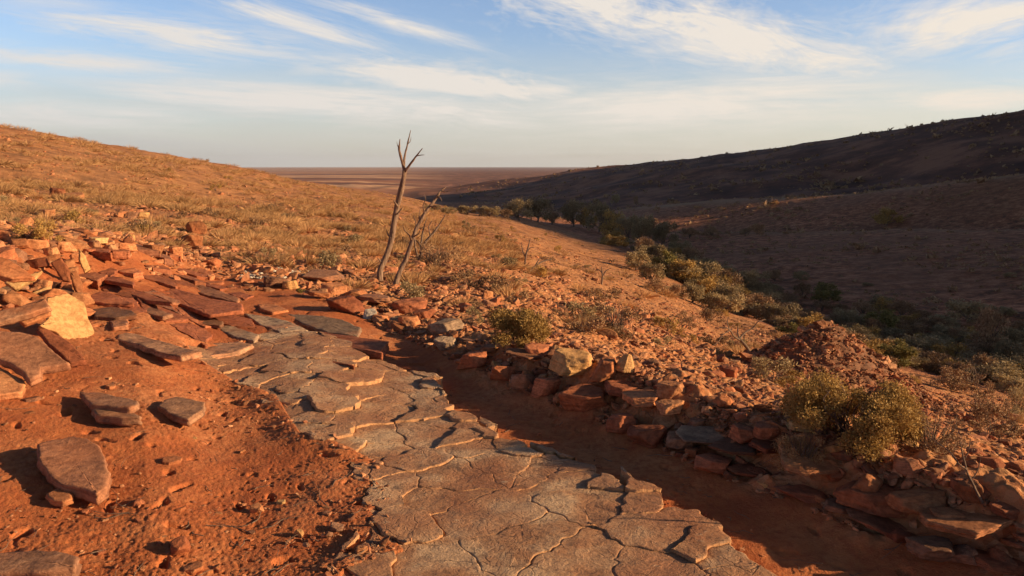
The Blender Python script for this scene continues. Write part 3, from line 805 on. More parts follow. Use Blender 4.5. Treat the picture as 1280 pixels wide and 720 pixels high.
wood('dry_stalk', (1232, 634), [
    ('stem', [(1233,636),(1224,621),(1217,607),(1209,590),(1205,575),(1200,552)], (0,0,-.02,-.04,-.05,-.1), (1.5,1.3,1.2,1.0,.8,.4)),
    ('stem', [(1208,587),(1198,579),(1188,566),(1176,556),(1165,549)], (-.05,-.05,0,.05,.1), (.8,.7,.6,.5,.3)),
    ('stem', [(1214,600),(1222,588),(1226,572)], (0,0,0), (.6,.5,.3)),
    ('stem', [(1205,575),(1211,562),(1213,548)], (-.05,-.05,-.05), (.6,.4,.3)),
    ], 'long thin curved dry stalk rising from the rubble near the right edge', 'dry stalk', M_TWIG)

# ------------------------------------------------------------------ loose and stacked slabs (outlines of upper faces)
PL = [
 # poly, lift, thick, material, label
 ([(47,555),(66,549),(88,546),(108,547),(121,553),(130,570),(137,590),(135,609),(121,618),(100,610),(78,603),(57,588),(47,574)], .085, .075, M_PLATE, 'big rounded dark red brown slab on red sand at lower left', (.05,-.10,1)),
 ([(58,617),(75,609),(90,613),(91,623),(80,628),(66,626)], .04, .035, M_ORANGE, 'small pale orange stone touching the lower edge of the big dark slab', (0,-.1,1)),
 ([(100,489),(125,490),(150,495),(172,500),(172,506),(163,510),(140,508),(115,505),(107,499)], .075, .05, M_BROWN, 'upper of two stacked brown slabs left of centre on the sand', (0,-.03,1)),
 ([(115,508),(140,510),(163,512),(177,520),(150,521),(121,518)], .06, .07, M_BROWN, 'lower of two stacked brown slabs with a bright orange front edge', (0,-.03,1)),
 ([(197,507),(206,499),(222,495),(240,498),(254,502),(254,511),(235,524),(217,518)], .075, .065, M_BROWN, 'single brown five sided slab between the stacked slabs and the pavement', (.02,-.05,1)),
 ([(-30,692),(30,688),(75,687),(99,697),(95,711),(40,714),(-30,716)], .06, .07, M_BROWN, 'long brown slab cut by the bottom left corner with orange edge', (0,-.05,1)),
 ([(60,373),(85,366),(105,377),(110,396),(119,414),(101,437),(88,428),(70,415),(50,407),(60,398)], .10, .06, M_OCHRE, 'bright yellow upright slab facing the sun in the left rubble pile', (.62,-.42,.55)),
 ([(46,410),(58,411),(75,420),(90,429),(108,450),(88,453),(62,430)], .10, .05, M_RED, 'thin red slab tilted below the bright yellow upright slab', (.18,-.28,1)),
 ([(-25,412),(25,415),(47,421),(66,438),(87,454),(52,459),(50,469),(38,475),(15,455),(-25,434)], .15, .07, M_PLATE, 'large smooth grey brown slab propped at the foot of the left pile', (.12,-.35,1)),
 ([(-30,455),(0,458),(18,468),(32,480),(26,490),(-30,496)], .06, .06, M_ORANGE, 'orange slab cut by the left edge below the large smooth slab', (.1,-.2,1)),
 ([(-25,310),(0,319),(25,333),(44,346),(17,348),(-25,338)], .30, .05, M_ORANGE, 'smooth orange slab tilted on top of the left pile', (.25,-.45,1)),
 ([(-20,393),(20,384),(57,372),(61,383),(30,394),(-20,406)], .22, .07, M_BROWN, 'dark beam shaped slab lying across the left pile behind the yellow slab', (.1,-.5,.8)),
 ([(22,399),(45,390),(62,385),(63,392),(45,400),(30,406)], .16, .04, M_ORANGE, 'narrow orange stone bar under the dark beam shaped slab', (.2,-.7,.7)),
 ([(99,311),(106,318),(113,336),(107,341),(101,328)], .12, .03, M_YELLOW, 'thin yellow flake standing upright above the yellow slab', (.7,-.6,.2)),
 ([(64,328),(76,322),(85,337),(88,352),(78,350)], .15, .05, M_RED, 'dark red upright slab leaning behind the thin yellow flake', (.3,-.8,.4)),
 ([(87,340),(96,338),(103,352),(104,374),(97,366)], .1, .04, M_ORANGE, 'narrow orange leaning slab just above the bright yellow one', (.6,-.6,.4)),
 ([(5,352),(30,345),(52,338),(43,349),(20,362)], .2, .04, M_YELLOW, 'yellowish flat stone wedged in the left pile under the orange slab', (.4,-.6,.6)),
 # upper ledge
 ([(158,341),(188,348),(225,362),(262,372),(303,380),(304,388),(262,393),(228,381),(192,366),(168,355)], 0.037, .05, M_RED, 'long red brown plank of rock, widest slab of the upper ledge', (0,-.04,1)),
 ([(146,357),(166,360),(190,368),(214,378),(184,375),(160,367)], 0.028, .05, M_RED, 'narrow dark plate left of the long red plank', (0,-.02,1)),
 ([(107,338),(130,341),(168,352),(166,356),(132,350),(108,345)], 0.031, .05, M_RED, 'thin plate at the upper left start of the ledge', (0,-.02,1)),
 ([(107,362),(135,364),(152,372),(167,379),(135,379),(109,377)], 0.022, .045, M_RED, 'flat red plate on the sand right of the yellow slab', (0,-.02,1)),
 ([(115,386),(140,383),(166,388),(172,394),(145,396),(118,395)], 0.034, .05, M_BROWN, 'low dark plate directly right of the yellow slab', (0,-.02,1)),
 ([(168,378),(190,384),(216,392),(203,396),(180,390)], 0.025, .05, M_BROWN, 'small wedge plate below the long red plank', (0,-.02,1)),
 ([(148,415),(172,417),(205,427),(252,440),(226,445),(205,441),(180,433),(146,423)], 0.053, .06, M_BROWN, 'long brown plate leading to the upper left tip of the pavement', (0,-.02,1)),
 ([(238,396),(260,398),(280,401),(276,406),(252,405)], 0.025, .045, M_BROWN, 'small four sided plate right of the wedge plate', (0,0,1)),
 ([(137,401),(160,398),(160,407),(141,409)], 0.028, .045, M_BROWN, 'small square brown block right of the yellow slab base', (0,0,1)),
 ([(212,349),(240,352),(268,361),(300,373),(296,378),(262,370),(225,359)], 0.031, .05, M_PLATE, 'long grey plate behind the long red plank', (0,-.02,1)),
 ([(360,392),(395,394),(428,399),(452,410),(446,420),(410,415),(378,404)], 0.028, .05, M_GREY, 'broad grey plate beside the rocks left of the dead trees', (0,-.02,1)),
 ([(305,392),(335,395),(362,402),(385,412),(350,415),(325,405)], 0.028, .05, M_GREY, 'grey plate in the gap between the ledge and the pavement', (0,-.02,1)),
 ([(262,405),(292,408),(325,418),(318,426),(290,420)], 0.025, .05, M_GREY, 'weathered plate just above the pavement tip', (0,0,1)),
 ([(232,440),(256,430),(300,427),(316,430),(300,439),(262,445)], 0.028, .05, M_GREY, 'flat plate filling the upper left corner of the pavement', (0,0,1)),
 ([(322,380),(345,380),(360,387),(340,390),(325,386)], 0.025, .04, M_ORANGE, 'orange plate under the border rocks at upper centre left', (0,0,1)),
 ([(40,560),(41,560.5),(41,561)], 0, 0, None, '', None),
]
for row in PL:
    if row[3] is None: continue
    poly, lift, th, mat, lab, nrm = row
    plate_px(poly, lift*.85, th*.75, mat, lab, nrm, jit=.0055, relief=.006, group=None)

# ------------------------------------------------------------------ stones set one by one along the path
RK = [
 # u, v centre, w, h, material, slab, lift, label
 (590,452,36,24,M_RED,0,0,'dark red block where the stone row starts at its upper end'),
 (618,437,38,12,M_ORANGE,1,0,'flat orange slab behind the start of the stone row'),
 (672,438,30,16,M_RED,0,0,'rounded dark red rock standing behind the row near the olive bush'),
 (628,468,30,24,M_RED,0,0,'second block of the stone row in deep shade'),
 (653,478,28,26,M_BROWN,0,0,'grey brown pointed block third in the stone row'),
 (682,484,33,28,M_RED,0,0,'square red block just left of the pale yellow boulder'),
 (660,456,56,10,M_BROWN,1,.06,'flat brown slab capping the first blocks of the row'),
 (716,467,54,32,M_OCHRE,0,.06,'pale yellow pitted boulder on top of the stone row'),
 (757,473,38,30,M_ORANGE,0,.05,'bright orange rock right of the pale yellow boulder'),
 (780,462,28,26,M_OCHRE,0,.04,'yellow pyramid stone with a dark left side'),
 (733,500,58,34,M_RED,0,0,'wide dark leaning slab below the pale yellow boulder'),
 (780,497,48,20,M_RED,1,.04,'flat shaded slab under the orange rock'),
 (778,530,38,28,M_RED,0,0,'squat dark block with a lit top at the middle of the row'),
 (812,546,46,28,M_RED,0,0,'long low dark block beside the path at the middle of the row'),
 (806,515,50,18,M_ORANGE,1,.08,'flat orange stone capping the middle of the row'),
 (840,492,36,28,M_ORANGE,0,.0,'rounded orange boulder with a bright right face behind the row'),
 (838,522,34,22,M_ORANGE,0,.05,'tilted orange stone in front of the rounded boulder'),
 (850,552,34,26,M_BROWN,0,0,'brown shaded block right of the long low block'),
 (878,560,56,14,M_GREY,1,.06,'layered grey slab lying on the row'),
 (892,581,48,24,M_RED,0,0,'dark low stone at the path edge below the layered slab'),
 (865,567,16,14,M_ORANGE,0,.0,'small glowing orange chip leaning on the row'),
 (922,573,62,18,M_BROWN,1,.05,'long brown slab continuing the row to the right'),
 (950,591,64,16,M_RED,0,0,'dark ledge stone under the long brown slab'),
 (935,545,34,24,M_RED,0,0,'round dark red stone left of the pale dry tuft'),
 (961,540,34,22,M_RED,0,0,'dark red stone behind the pale dry tuft'),
 (1006,531,36,18,M_YELLOW,0,0,'half buried stone with a bright yellow right tip'),
 (962,573,38,14,M_RED,1,.05,'small dark slab in front of the pale dry tuft'),
 (1025,598,88,20,M_ORANGE,1,.06,'broad orange brown slab roofing the row at right'),
 (1002,617,58,22,M_RED,0,0,'shaded block below the broad slab'),
 (1052,634,38,16,M_BROWN,1,0,'small pointed flat stone at the path edge at right'),
 (1102,626,88,40,M_RED,0,0,'large dark slab block with a red lit top near the lower right'),
 (1158,640,62,34,M_ORANGE,0,.03,'jagged orange rock right of the large dark block'),
 (1122,662,84,22,M_RED,0,0,'dark sloping stone under the large block'),
 (1176,688,56,32,M_BROWN,0,0,'shaded brown rock at the path edge near the bottom right'),
 (1224,676,100,34,M_ORANGE,1,.06,'long orange topped slab in the bottom right corner'),
 (1190,662,40,22,M_ORANGE,0,.05,'chipped orange stone on top of the bottom right slab'),
 (1228,656,28,20,M_GREY,0,0,'grey angular stone behind the bottom right slab'),
 (1158,624,20,14,M_YELLOW,0,0,'small cream cube shaped stone near the curved stalk'),
 (1262,706,70,26,M_RED,0,0,'dark red rock at the very bottom right edge'),
 (1262,640,36,20,M_RED,0,0,'dark stone on the right edge above the corner slab'),
 # upper border near the dead trees
 (416,362,31,16,M_ORANGE,0,0,'smooth orange block left of the dead trees'),
 (445,368,28,13,M_ORANGE,0,0,'low orange stone right of the smooth orange block'),
 (430,382,42,24,M_RED,0,0,'lumpy red rock below the smooth orange block'),
 (470,377,48,13,M_BROWN,1,.03,'flat dark slab at the foot of the dead trees'),
 (510,383,42,20,M_RED,0,0,'dark red wedge rock right of the flat dark slab'),
 (462,393,16,14,M_PALE,0,0,'whitish knobbly stone among the red border rocks'),
 (475,398,20,11,M_ORANGE,0,0,'small orange stone beside the whitish knob'),
 (508,402,32,17,M_ORANGE,0,0,'brick shaped orange block below the dark red wedge'),
 (531,393,26,15,M_RED,0,0,'dark block touching the red wedge rock on its right'),
 (556,409,42,20,M_GREY,0,0,'ribbed grey slab leaning right of the brick shaped block'),
 (557,430,33,18,M_GREY,0,0,'grey rock with an orange foot above the path shade'),
 (592,426,34,8,M_BROWN,1,0,'thin flat stone between the grey rock and the olive bush'),
 (396,370,28,9,M_ORANGE,1,.02,'flat orange stone left of the lumpy red rock'),
 (340,353,28,14,M_BROWN,0,0,'brown stone at the left of the pale gravel patch'),
 (362,356,20,12,M_YELLOW,0,0,'small yellow stone below the pale gravel patch'),
 (400,348,50,10,M_BROWN,1,.04,'long dark slab above the smooth orange block'),
 (463,287,0,0,None,0,0,''),
 # upper left banks
 (70,241,22,12,M_RED,0,0,'dark rock pair highest on the left bank'),
 (90,246,26,9,M_ORANGE,1,0,'flat orange rock beside the highest dark rock'),
 (56,266,18,10,M_ORANGE,0,0,'orange rock left above the grey green tuft'),
 (148,269,14,8,M_ORANGE,0,0,'little round orange rock on the left bank'),
 (164,270,16,10,M_BROWN,0,0,'brown rock beside the little round orange rock'),
 (178,270,14,10,M_YELLOW,0,0,'yellow rock ending the row on the left bank'),
 (245,285,26,18,M_ORANGE,0,0,'pale topped orange rock heap stone above the ledge'),
 (238,302,26,18,M_ORANGE,0,0,'glowing orange boulder above the ledge'),
 (148,310,34,12,M_ORANGE,1,0,'flat orange boulder above the upper ledge'),
 (188,312,24,14,M_ORANGE,0,0,'angular orange boulder right of the flat one'),
 (160,297,18,10,M_YELLOW,0,0,'small pale pyramid stone above the flat orange boulder'),
 (118,300,20,10,M_YELLOW,1,0,'pale flat stone on the left above the ledge'),
 (220,316,16,18,M_ORANGE,0,0,'upright orange stone right of the angular boulder'),
 (48,302,20,14,M_RED,0,0,'reddish square rock on the left pile'),
 (20,305,26,14,M_ORANGE,0,0,'orange rock on the left pile below the grey green tuft'),
 (62,315,18,14,M_ORANGE,0,0,'orange rock at the upper right of the left pile'),
 (10,345,20,16,M_BROWN,0,.1,'brown rock wedged at the left frame edge of the pile'),
 (95,328,14,12,M_ORANGE,0,.05,'small orange stone beside the thin yellow flake'),
 (1018,0,0,0,None,0,0,''),
 (320,636,16,12,M_ORANGE,0,0,'small orange stone with a dark hollow behind it on the sand'),
 (212,578,22,6,M_ORANGE,1,0,'thin flat orange chip lying on the open red sand'),
 (35,500,22,8,M_BROWN,1,0,'small flat chip at left below the propped slab'),
 (137,484,14,5,M_ORANGE,1,0,'tiny orange chip above the stacked slabs'),
 (240,712,22,10,M_ORANGE,1,0,'small orange stone at the bottom edge of the sand'),
 (265,500,0,0,None,0,0,''),
]
for u, v, w, h, mat, sl, lift, lab in RK:
    if mat is None: continue
    sd = int(u*7+v*13)
    rot = None
    if lab.startswith('yellow pyramid'): rot = (0, .1, .5)
    nm = 'flat_stone' if sl else 'rock'
    rock_px(u, v, w, h, mat, lab, depth=.95 if sl else .85, slab=bool(sl), lift=lift, cat='stone slab' if sl else 'rock', name=nm, rough=.055)
BASES = np.array(ROCK_BASES)

# ------------------------------------------------------------------ gravel mound
def build_mound():
    p = hit(1035, 478)
    dist = p[1]
    n = 120; x = np.linspace(-1.9, 1.9, n); X, Y = np.meshgrid(x, x, indexing='ij')
    Wd = 92/F*dist; ht = 84/F*dist
    ang = np.arctan2(Y, X); rr = np.hypot(X/1.25, Y/1.0)/Wd*(1+.12*noise2(np.cos(ang)*1.5, np.sin(ang)*1.5, 4))
    # long tail to the right, down the slope
    rr = np.where(X > 0, np.hypot(X/1.75, Y)/Wd, rr)
    z = ht*np.clip(1-rr, 0, 1)**.92
    gx, gy = p[0]+X, p[1]+Y
    base = H(gx.ravel(), gy.ravel()).reshape(X.shape)
    tip = base[n//2, n//2]
    z = base-.06+z+.03*fbm2(gx*5, gy*5, 4, 3)*(z > 0)+.02*noise2(gx*17, gy*17)
    z = np.where(rr < 1.02, z, base-.15)
    V = np.stack([X.ravel(), Y.ravel(), z.ravel()-p[2]], -1)
    i, j = np.meshgrid(np.arange(n-1), np.arange(n-1), indexing='ij'); a = (i*n+j).ravel()
    Fq = np.stack([a, a+n, a+n+1, a+1], -1)
    keep = (rr.ravel()[Fq] < 1.12).any(1)
    me = mesh_np('mound_body', V, Fq[keep])
    root = empty('gravel_mound', tuple(p)); tag(root, 'cone shaped mound of broken red gravel on the slope at right', 'mound')
    link('mound_body', me, M_BROWN, root)
    # stones covering it: nobody could count them
    rg = np.random.default_rng(5); parts = []
    D, Fc = ICO[1]
    Vs, Fs = [], []; off = 0
    for k in range(5200):
        a = rg.uniform(0, 6.28); q = math.sqrt(rg.random()); cx = math.cos(a)*q*Wd*(1.7 if math.cos(a) > 0 else 1.2); cy = math.sin(a)*q*Wd
        ii, jj = int((cx+1.9)/3.8*(n-1)), int((cy+1.9)/3.8*(n-1))
        if not (0 <= ii < n and 0 <= jj < n): continue
        s = rg.lognormal(-4.15, .65)
        Q = D*(1+.35*rg.normal(size=(len(D), 1)))*np.array([1, .9, .55])*s
        th = rg.uniform(0, 6.28); c_, s_ = math.cos(th), math.sin(th)
        Q = np.stack([Q[:, 0]*c_-Q[:, 1]*s_, Q[:, 0]*s_+Q[:, 1]*c_, Q[:, 2]], -1)+np.array([cx, cy, z[ii, jj]-p[2]+.3*s])
        Vs.append(Q); Fs.append(Fc+off); off += len(Q)
    me = mesh_np('loose_stones', np.concatenate(Vs), np.concatenate(Fs), False)
    tag(link('loose_stones', me, M_MIX, root), kind='stuff')
    ROCK_BASES.append((p[0], p[1], Wd*1.1))
build_mound()
BASES = np.array(ROCK_BASES)

# ------------------------------------------------------------------ vegetation meshes
def leaf_cloud(rg, centres, radii, n, size, elong=2.0, shell=.55):
    """small leaf faces through clumps of a crown"""
    centres = np.array(centres); radii = np.array(radii)
    w = radii**2; w = w/w.sum(); idx = rg.choice(len(radii), n, p=w)
    d = rg.normal(size=(n, 3)); d /= np.linalg.norm(d, axis=1)[:, None]
    rad = radii[idx]*(shell+(1-shell)*rg.random(n))*(.62+.55*rg.random(n)**1.5)
    c = centres[idx]+d*rad[:, None]*np.array([1, 1, .85])
    a = rg.normal(size=(n, 3))+d*.8; a /= np.linalg.norm(a, axis=1)[:, None]
    b = np.cross(a, rg.normal(size=(n, 3))); b /= np.linalg.norm(b, axis=1)[:, None]+1e-9
    s = (size*(.6+.8*rg.random(n)))[:, None]
    V = np.stack([c-a*s*elong*.5, c+b*s*.4, c+a*s*elong*.5, c-b*s*.4], 1).reshape(-1, 3)
    Fq = np.arange(4*n).reshape(-1, 4)
    return V, Fq
def crown_clumps(rg, w, h, n, flat=.0, low=.12):
    cs, rs = [], []
    for k in range(n):
        a = rg.uniform(0, 6.28); q = math.sqrt(rg.random())*.42
        zc = rg.uniform(low, .78)
        lim = math.sqrt(max(.05, 1-((zc-.35)/.65)**2))
        cs.append((math.cos(a)*q*w*lim, math.sin(a)*q*w*lim, zc*h)); rs.append(rg.uniform(.09, .27)*min(w, h*1.4))
    return cs, rs
def stems(rg, n, w, h, r0, spread=.8, segs=4, sides=4):
    parts = []
    for k in range(n):
        a = rg.uniform(0, 6.28); q = spread*rg.uniform(.2, 1)*w/2; hh = h*rg.uniform(.6, 1.18)
        pts = [np.array([rg.normal(0, .02*w), rg.normal(0, .02*w), -.03])]
        for s in range(1, segs+1):
            t = s/segs; pts.append(np.array([math.cos(a)*q*t**.8, math.sin(a)*q*t**.8, hh*t])+rg.normal(0, .035*w*t, 3))
        parts.append(tube(pts, np.linspace(r0, r0*.25, segs+1), sides, k, .0))
    return join(parts)
def make_bush(rgseed, w, h, nleaf, leafsize, clumps=12, nst=14, elong=2.0, shell=.5, r0=None, sides=4):
    rg = np.random.default_rng(rgseed)
    cs, rs = crown_clumps(rg, w, h, clumps)
    V, Fq = leaf_cloud(rg, cs, rs, nleaf, leafsize, elong, shell)
    V[:, 2] = np.maximum(V[:, 2], .01)
    st = stems(rg, nst, w*.9, h*.85, r0 or w*.008, sides=sides)
    return (V, Fq), st
def place_bush(name, u, v, w, h, leafmat, label, cat='bush', seed=1, nleaf=6000, leafpx=1.5, clumps=14, nst=16, group=None, elong=2., stemmat=M_TWIG, shell=.45):
    """bush with its foot at picture point (u, v), w by h picture points"""
    p = hit(u, v); s = p[1]/F
    (V, Fq), st = make_bush(seed, w*s, h*s*1.05, nleaf, leafpx*s, clumps, nst, elong, shell)
    root = empty(name, tuple(p)); tag(root, label, cat, group)
    link('foliage', mesh_np('foliage', V, Fq, False), leafmat, root)
    link('stems', mesh_np('stems', *st), stemmat, root)
    global BASES
    return root
place_bush('olive_bush', 646, 430, 84, 50, M_OLIVE, 'round olive yellow bush just behind the start of the stone row', seed=3, nleaf=16000, leafpx=1.7, clumps=26)
place_bush('olive_bush', 1060, 546, 200, 74, M_OLIVE, 'largest bush, wide olive and yellow, in front of the gravel mound', seed=4, nleaf=42000, leafpx=2.0, clumps=60, nst=30)
place_bush('dry_bush', 1162, 566, 100, 62, M_TWIGGY, 'sparse brown twiggy bush right of the largest bush', seed=5, nleaf=4200, leafpx=1.4, clumps=16, nst=40)
place_bush('dry_bush', 770, 420, 78, 42, M_TWIGGY, 'sparse brown twiggy bush on the slope right of the olive bush', seed=6, nleaf=3200, leafpx=1.2, clumps=14, nst=40)
place_bush('dry_tuft', 1000, 588, 80, 52, M_STRAW, 'pale straw coloured dry tuft growing over the stone row', seed=8, nleaf=4500, leafpx=1.1, clumps=16, nst=50, elong=4)
place_bush('grey_bush', 45, 306, 66, 30, M_OLIVE, 'grey green tuft among the rocks at the left edge', seed=9, nleaf=3500, leafpx=1.2, clumps=12)
place_bush('green_tuft', 378, 372, 14, 14, M_SCRUBG, 'small green tuft left of the smooth orange block', seed=10, nleaf=700, leafpx=1.0, clumps=4)
place_bush('dark_bush', 582, 286, 14, 13, M_SCRUB, 'small dark round shrub alone on the slope right of the dead trees', seed=11, nleaf=900, leafpx=1.0, clumps=5)
place_bush('dry_bush', 545, 334, 70, 34, M_TWIGGY, 'brown scrubby bush behind the base of the dead trees', seed=12, nleaf=2600, leafpx=1.1, clumps=12, nst=30)
place_bush('dry_bush', 590, 406, 30, 24, M_SCRUB, 'dark little shrub between the ribbed slab and the olive bush', seed=13, nleaf=900, leafpx=1.2, clumps=6, nst=20)
place_bush('dry_bush', 1228, 532, 90, 40, M_TWIGGY, 'dull brown bush near the right edge above the rubble slope', seed=14, nleaf=3400, leafpx=1.3, clumps=12, nst=30)
place_bush('dry_bush', 1215, 482, 84, 26, M_TWIGGY, 'low wide brown bush at right between mound and creek trees', seed=15, nleaf=2600, leafpx=1.2, clumps=12, nst=20)
place_bush('dark_bush', 1268, 520, 56, 36, M_SCRUB, 'dark bush on the right edge above the rubble slope', seed=16, nleaf=2400, leafpx=1.3, clumps=10, nst=20)

def copy_tree(o, parent=None, loc=None, rz=0, sc=None):
    c = o.copy(); COL.objects.link(c)
    if parent is not None: c.parent = parent
    for ch in [k for k in o.children]: copy_tree(ch, c)
    if loc is not None: c.location = loc; c.rotation_euler = (0, 0, rz)
    if sc is not None: c.scale = sc
    return c

# dry grass tufts: spinifex like domes of fine blades
def tuft_mesh(seed, nb=110, w=.5, h=.2, width=.0035):
    rg = np.random.default_rng(seed)
    a = rg.uniform(0, 6.28, nb); q = rg.random(nb)**.6
    el = np.deg2rad(90-75*q+rg.normal(0, 8, nb)); ln = h*(.75+.5*rg.random(nb))*(1+.35*q)
    bx, by = np.cos(a)*q*w*.22, np.sin(a)*q*w*.22
    d = np.stack([np.cos(a)*np.cos(el), np.sin(a)*np.cos(el), np.sin(el)], -1)
    b0 = np.stack([bx, by, np.full(nb, -.02)], -1); side = np.stack([-np.sin(a), np.cos(a), np.zeros(nb)], -1)
    side = side+rg.normal(0, .4, (nb, 3)); side /= np.linalg.norm(side, axis=1)[:, None]
    m = b0+d*ln[:, None]*.55; t = b0+d*ln[:, None]+np.array([0, 0, -.12])*ln[:, None]*q[:, None]
    s = side*width
    V = np.stack([b0-s*.6, b0+s*.6, m+s, t, m-s], 1).reshape(-1, 3)
    Fq = [tuple(5*k+i for i in (0, 1, 2, 3, 4)) for k in range(nb)]
    return V, np.array(Fq)
TUFTS = [tuft_mesh(s, 260 if s % 2 else 200, .55, .19) for s in range(1, 7)]
TUFT_ME = [mesh_np('grass_tuft', V, Fq, False) for V, Fq in TUFTS]
for m_ in TUFT_ME: m_.materials.append(M_STRAW)
SCR_ME = []
for s in range(4):
    (V, Fq), st = make_bush(40+s, 1.0, .62, 900, .035, 10, 12)
    a = mesh_np('foliage', V, Fq, False); a.materials.append([M_TWIGGY, M_OLIVE, M_SCRUB, M_TWIGGY][s]); b_ = mesh_np('stems', *st); b_.materials.append(M_TWIG); SCR_ME.append((a, b_))

def candidates(n, rmin, rmax, power=1.0, seed=1, azr=34.5):
    rg = np.random.default_rng(seed)
    az = rg.uniform(R(-azr), R(azr), n); lr = rg.uniform(math.log(rmin), math.log(rmax), n) if power == 1 else None
    r = np.exp(lr); return np.sin(az)*r, np.cos(az)*r, r, az
def lip(az): return np.exp(np.interp(az, AZ, LR[:, 4]))     # distance of the near hill's lower lip
def clear_of(x, y, pad=.0):
    ok = np.ones(len(x), bool)
    for bx, by, br in ROCK_BASES: ok &= (x-bx)**2+(y-by)**2 > (br+pad)**2
    return ok
def visible(x, y, z, margin=0):
    """inside the frame and not behind a nearer crest"""
    yy = y*cP-(z-EYE)*sP; up = y*sP+(z-EYE)*cP
    u = 640+F*x/yy; v = 360-F*up/yy
    ok = (u > -30-margin) & (u < 1310+margin) & (v > -20) & (v < 745+margin*.3)
    r = np.hypot(x, y); e = (z+.3-EYE)/r
    for t in (.2, .3, .4, .5, .6, .7, .8, .88, .94):
        hz = H(x*t, y*t); ok &= (hz-EYE)/(r*t) < e+.002
    return ok, u, v

# ---- grass on the hillside
x, y, r, az = candidates(15000, 7.5, 110, 1.0, 31, 45)
d, s = seg_dist(x, y, ROW); sd = d*s
dens = sstep(-.1, .3, noise2(x*.25, y*.25, 3)+.6*noise2(x*.9, y*.9, 5)+.2*(x < 0)+.08)
left = sstep(2, -4, x)
keep = (rng.random(len(x)) < (.10+.9*left)*dens*np.where(r < 12, .06, np.where(r < 18, .24, .75))) & ((sd > .6) | (r > 12.5)) & (r < lip(az)*1.02) & clear_of(x, y, .15)
keep &= rng.random(len(x)) < np.clip((r/24)**.5, 0, 1)
x, y, r = x[keep], y[keep], r[keep]; z = H(x, y)
ok, uu, vv = visible(x, y, z, 420); x, y, z, r, uu = x[ok], y[ok], z[ok], r[ok], uu[ok]
sz = rng.uniform(.45, 1.3, len(x))*(1+.45*sstep(15, 28, r)); order = np.argsort(-(sz/r)*np.where((uu > 5) & (uu < 1275), 1, .0001))
print('tufts', len(x))
for n_, k in enumerate(order[:300]):
    o = link('grass_tuft', TUFT_ME[int(rng.integers(6))]); o.location = (x[k], y[k], z[k]-.01)
    o.rotation_euler = (0, 0, rng.uniform(0, 6.28)); ss = sz[k]*.9; o.scale = (ss*rng.uniform(.9, 1.3), ss*rng.uniform(.9, 1.3), ss*rng.uniform(.8, 1.1))
    side = 'on the left hillside' if uu[k] < 470 else 'on the slope right of the dead trees'
    tag(o, 'dry straw coloured grass tuft among stones '+side, 'grass tuft', 'dry grass tufts '+side)
Vs, Fs, off = [], [], 0
for k in order[300:]:
    V, Fq = TUFTS[int(rng.integers(6))]
    if r[k] > 35: V = V.reshape(-1, 5, 3)[::3].reshape(-1, 3)*1.0; V = V; Fq = Fq[:len(V)//5]
    th = rng.uniform(0, 6.28); c_, s_ = math.cos(th), math.sin(th); q = V*sz[k]*1.0
    Q = np.stack([q[:, 0]*c_-q[:, 1]*s_+x[k], q[:, 0]*s_+q[:, 1]*c_+y[k], q[:, 2]+z[k]], -1)
    Vs.append(Q); Fs.append(Fq+off); off += len(Q)
if Vs:
    o = link('distant_grass', mesh_np('distant_grass', np.concatenate(Vs), np.concatenate(Fs), False), M_STRAW); tag(o, 'fine dry grass cover over the farther hillside', 'dry grass', kind='stuff')

# ---- small shrubs on the near hill
x, y, r, az = candidates(900, 9, 120, 1.0, 57)
d, s = seg_dist(x, y, ROW); keep = ((d*s > 1.2) | (r > 14)) & (r < lip(az)*1.03) & clear_of(x, y, .3) & (rng.random(len(x)) < .22)
x, y, r = x[keep], y[keep], r[keep]; z = H(x, y); ok, uu, vv = visible(x, y, z); x, y, z, r, uu = x[ok], y[ok], z[ok], r[ok], uu[ok]
for k in range(len(x)):
    a, b_ = SCR_ME[int(rng.integers(4))]
    root = empty('low_shrub', (x[k], y[k], z[k]-.02)); sc_ = rng.uniform(.3, .75); root.scale = (sc_, sc_, sc_*rng.uniform(.7, 1.)); root.rotation_euler = (0, 0, rng.uniform(0, 6.28))
    link('foliage', a, None, root); link('stems', b_, None, root)
    side = 'left of the dead trees' if uu[k] < 490 else 'right of the dead trees'
    tag(root, 'low scrubby shrub on the open slope '+side, 'shrub', 'low shrubs on the slope '+side)

# ------------------------------------------------------------------ creek trees
def make_creek_tree(seed, w, h, nleaf, mat, leaf=.10, clumps=16, bare=False):
    rg = np.random.default_rng(seed)
    cs, rs = crown_clumps(rg, w, h, clumps, low=.22)
    V, Fq = leaf_cloud(rg, cs, rs, nleaf, leaf, 1.8, .35)
    parts = []
    lean = rg.normal(0, .1*w, 2)
    parts.append(tube([(0, 0, -.3), (lean[0]*.4, lean[1]*.4, h*.2), (lean[0], lean[1], h*.45)], [.035*w, .028*w, .02*w], 7, seed))
    for c in cs[:9]:
        parts.append(tube([(lean[0]*.3, lean[1]*.3, h*.12), (np.array(c)*.5+np.array([lean[0]*.3, lean[1]*.3, .03*h])), c], [.018*w, .012*w, .004*w], 5, seed))
    return mesh_np('crown', V, Fq, False), mesh_np('trunk', *join(parts)), mat
CT = [make_creek_tree(61, 3.0, 2.4, 3400, M_SCRUB), make_creek_tree(62, 3.4, 2.2, 3600, M_SCRUB, clumps=20), make_creek_tree(63, 2.6, 2.6, 3000, M_SCRUBG),
      make_creek_tree(64, 3.2, 2.0, 2600, M_TWIGGY, leaf=.085, clumps=18), make_creek_tree(65, 2.8, 2.3, 3000, M_OLIVE)]
for c_, t_, m_ in CT: c_.materials.append(m_); t_.materials.append(M_TWIG)
TW = [3.0, 3.4, 2.6, 3.2, 2.8]; TH = [2.4, 2.2, 2.6, 2.0, 2.3]
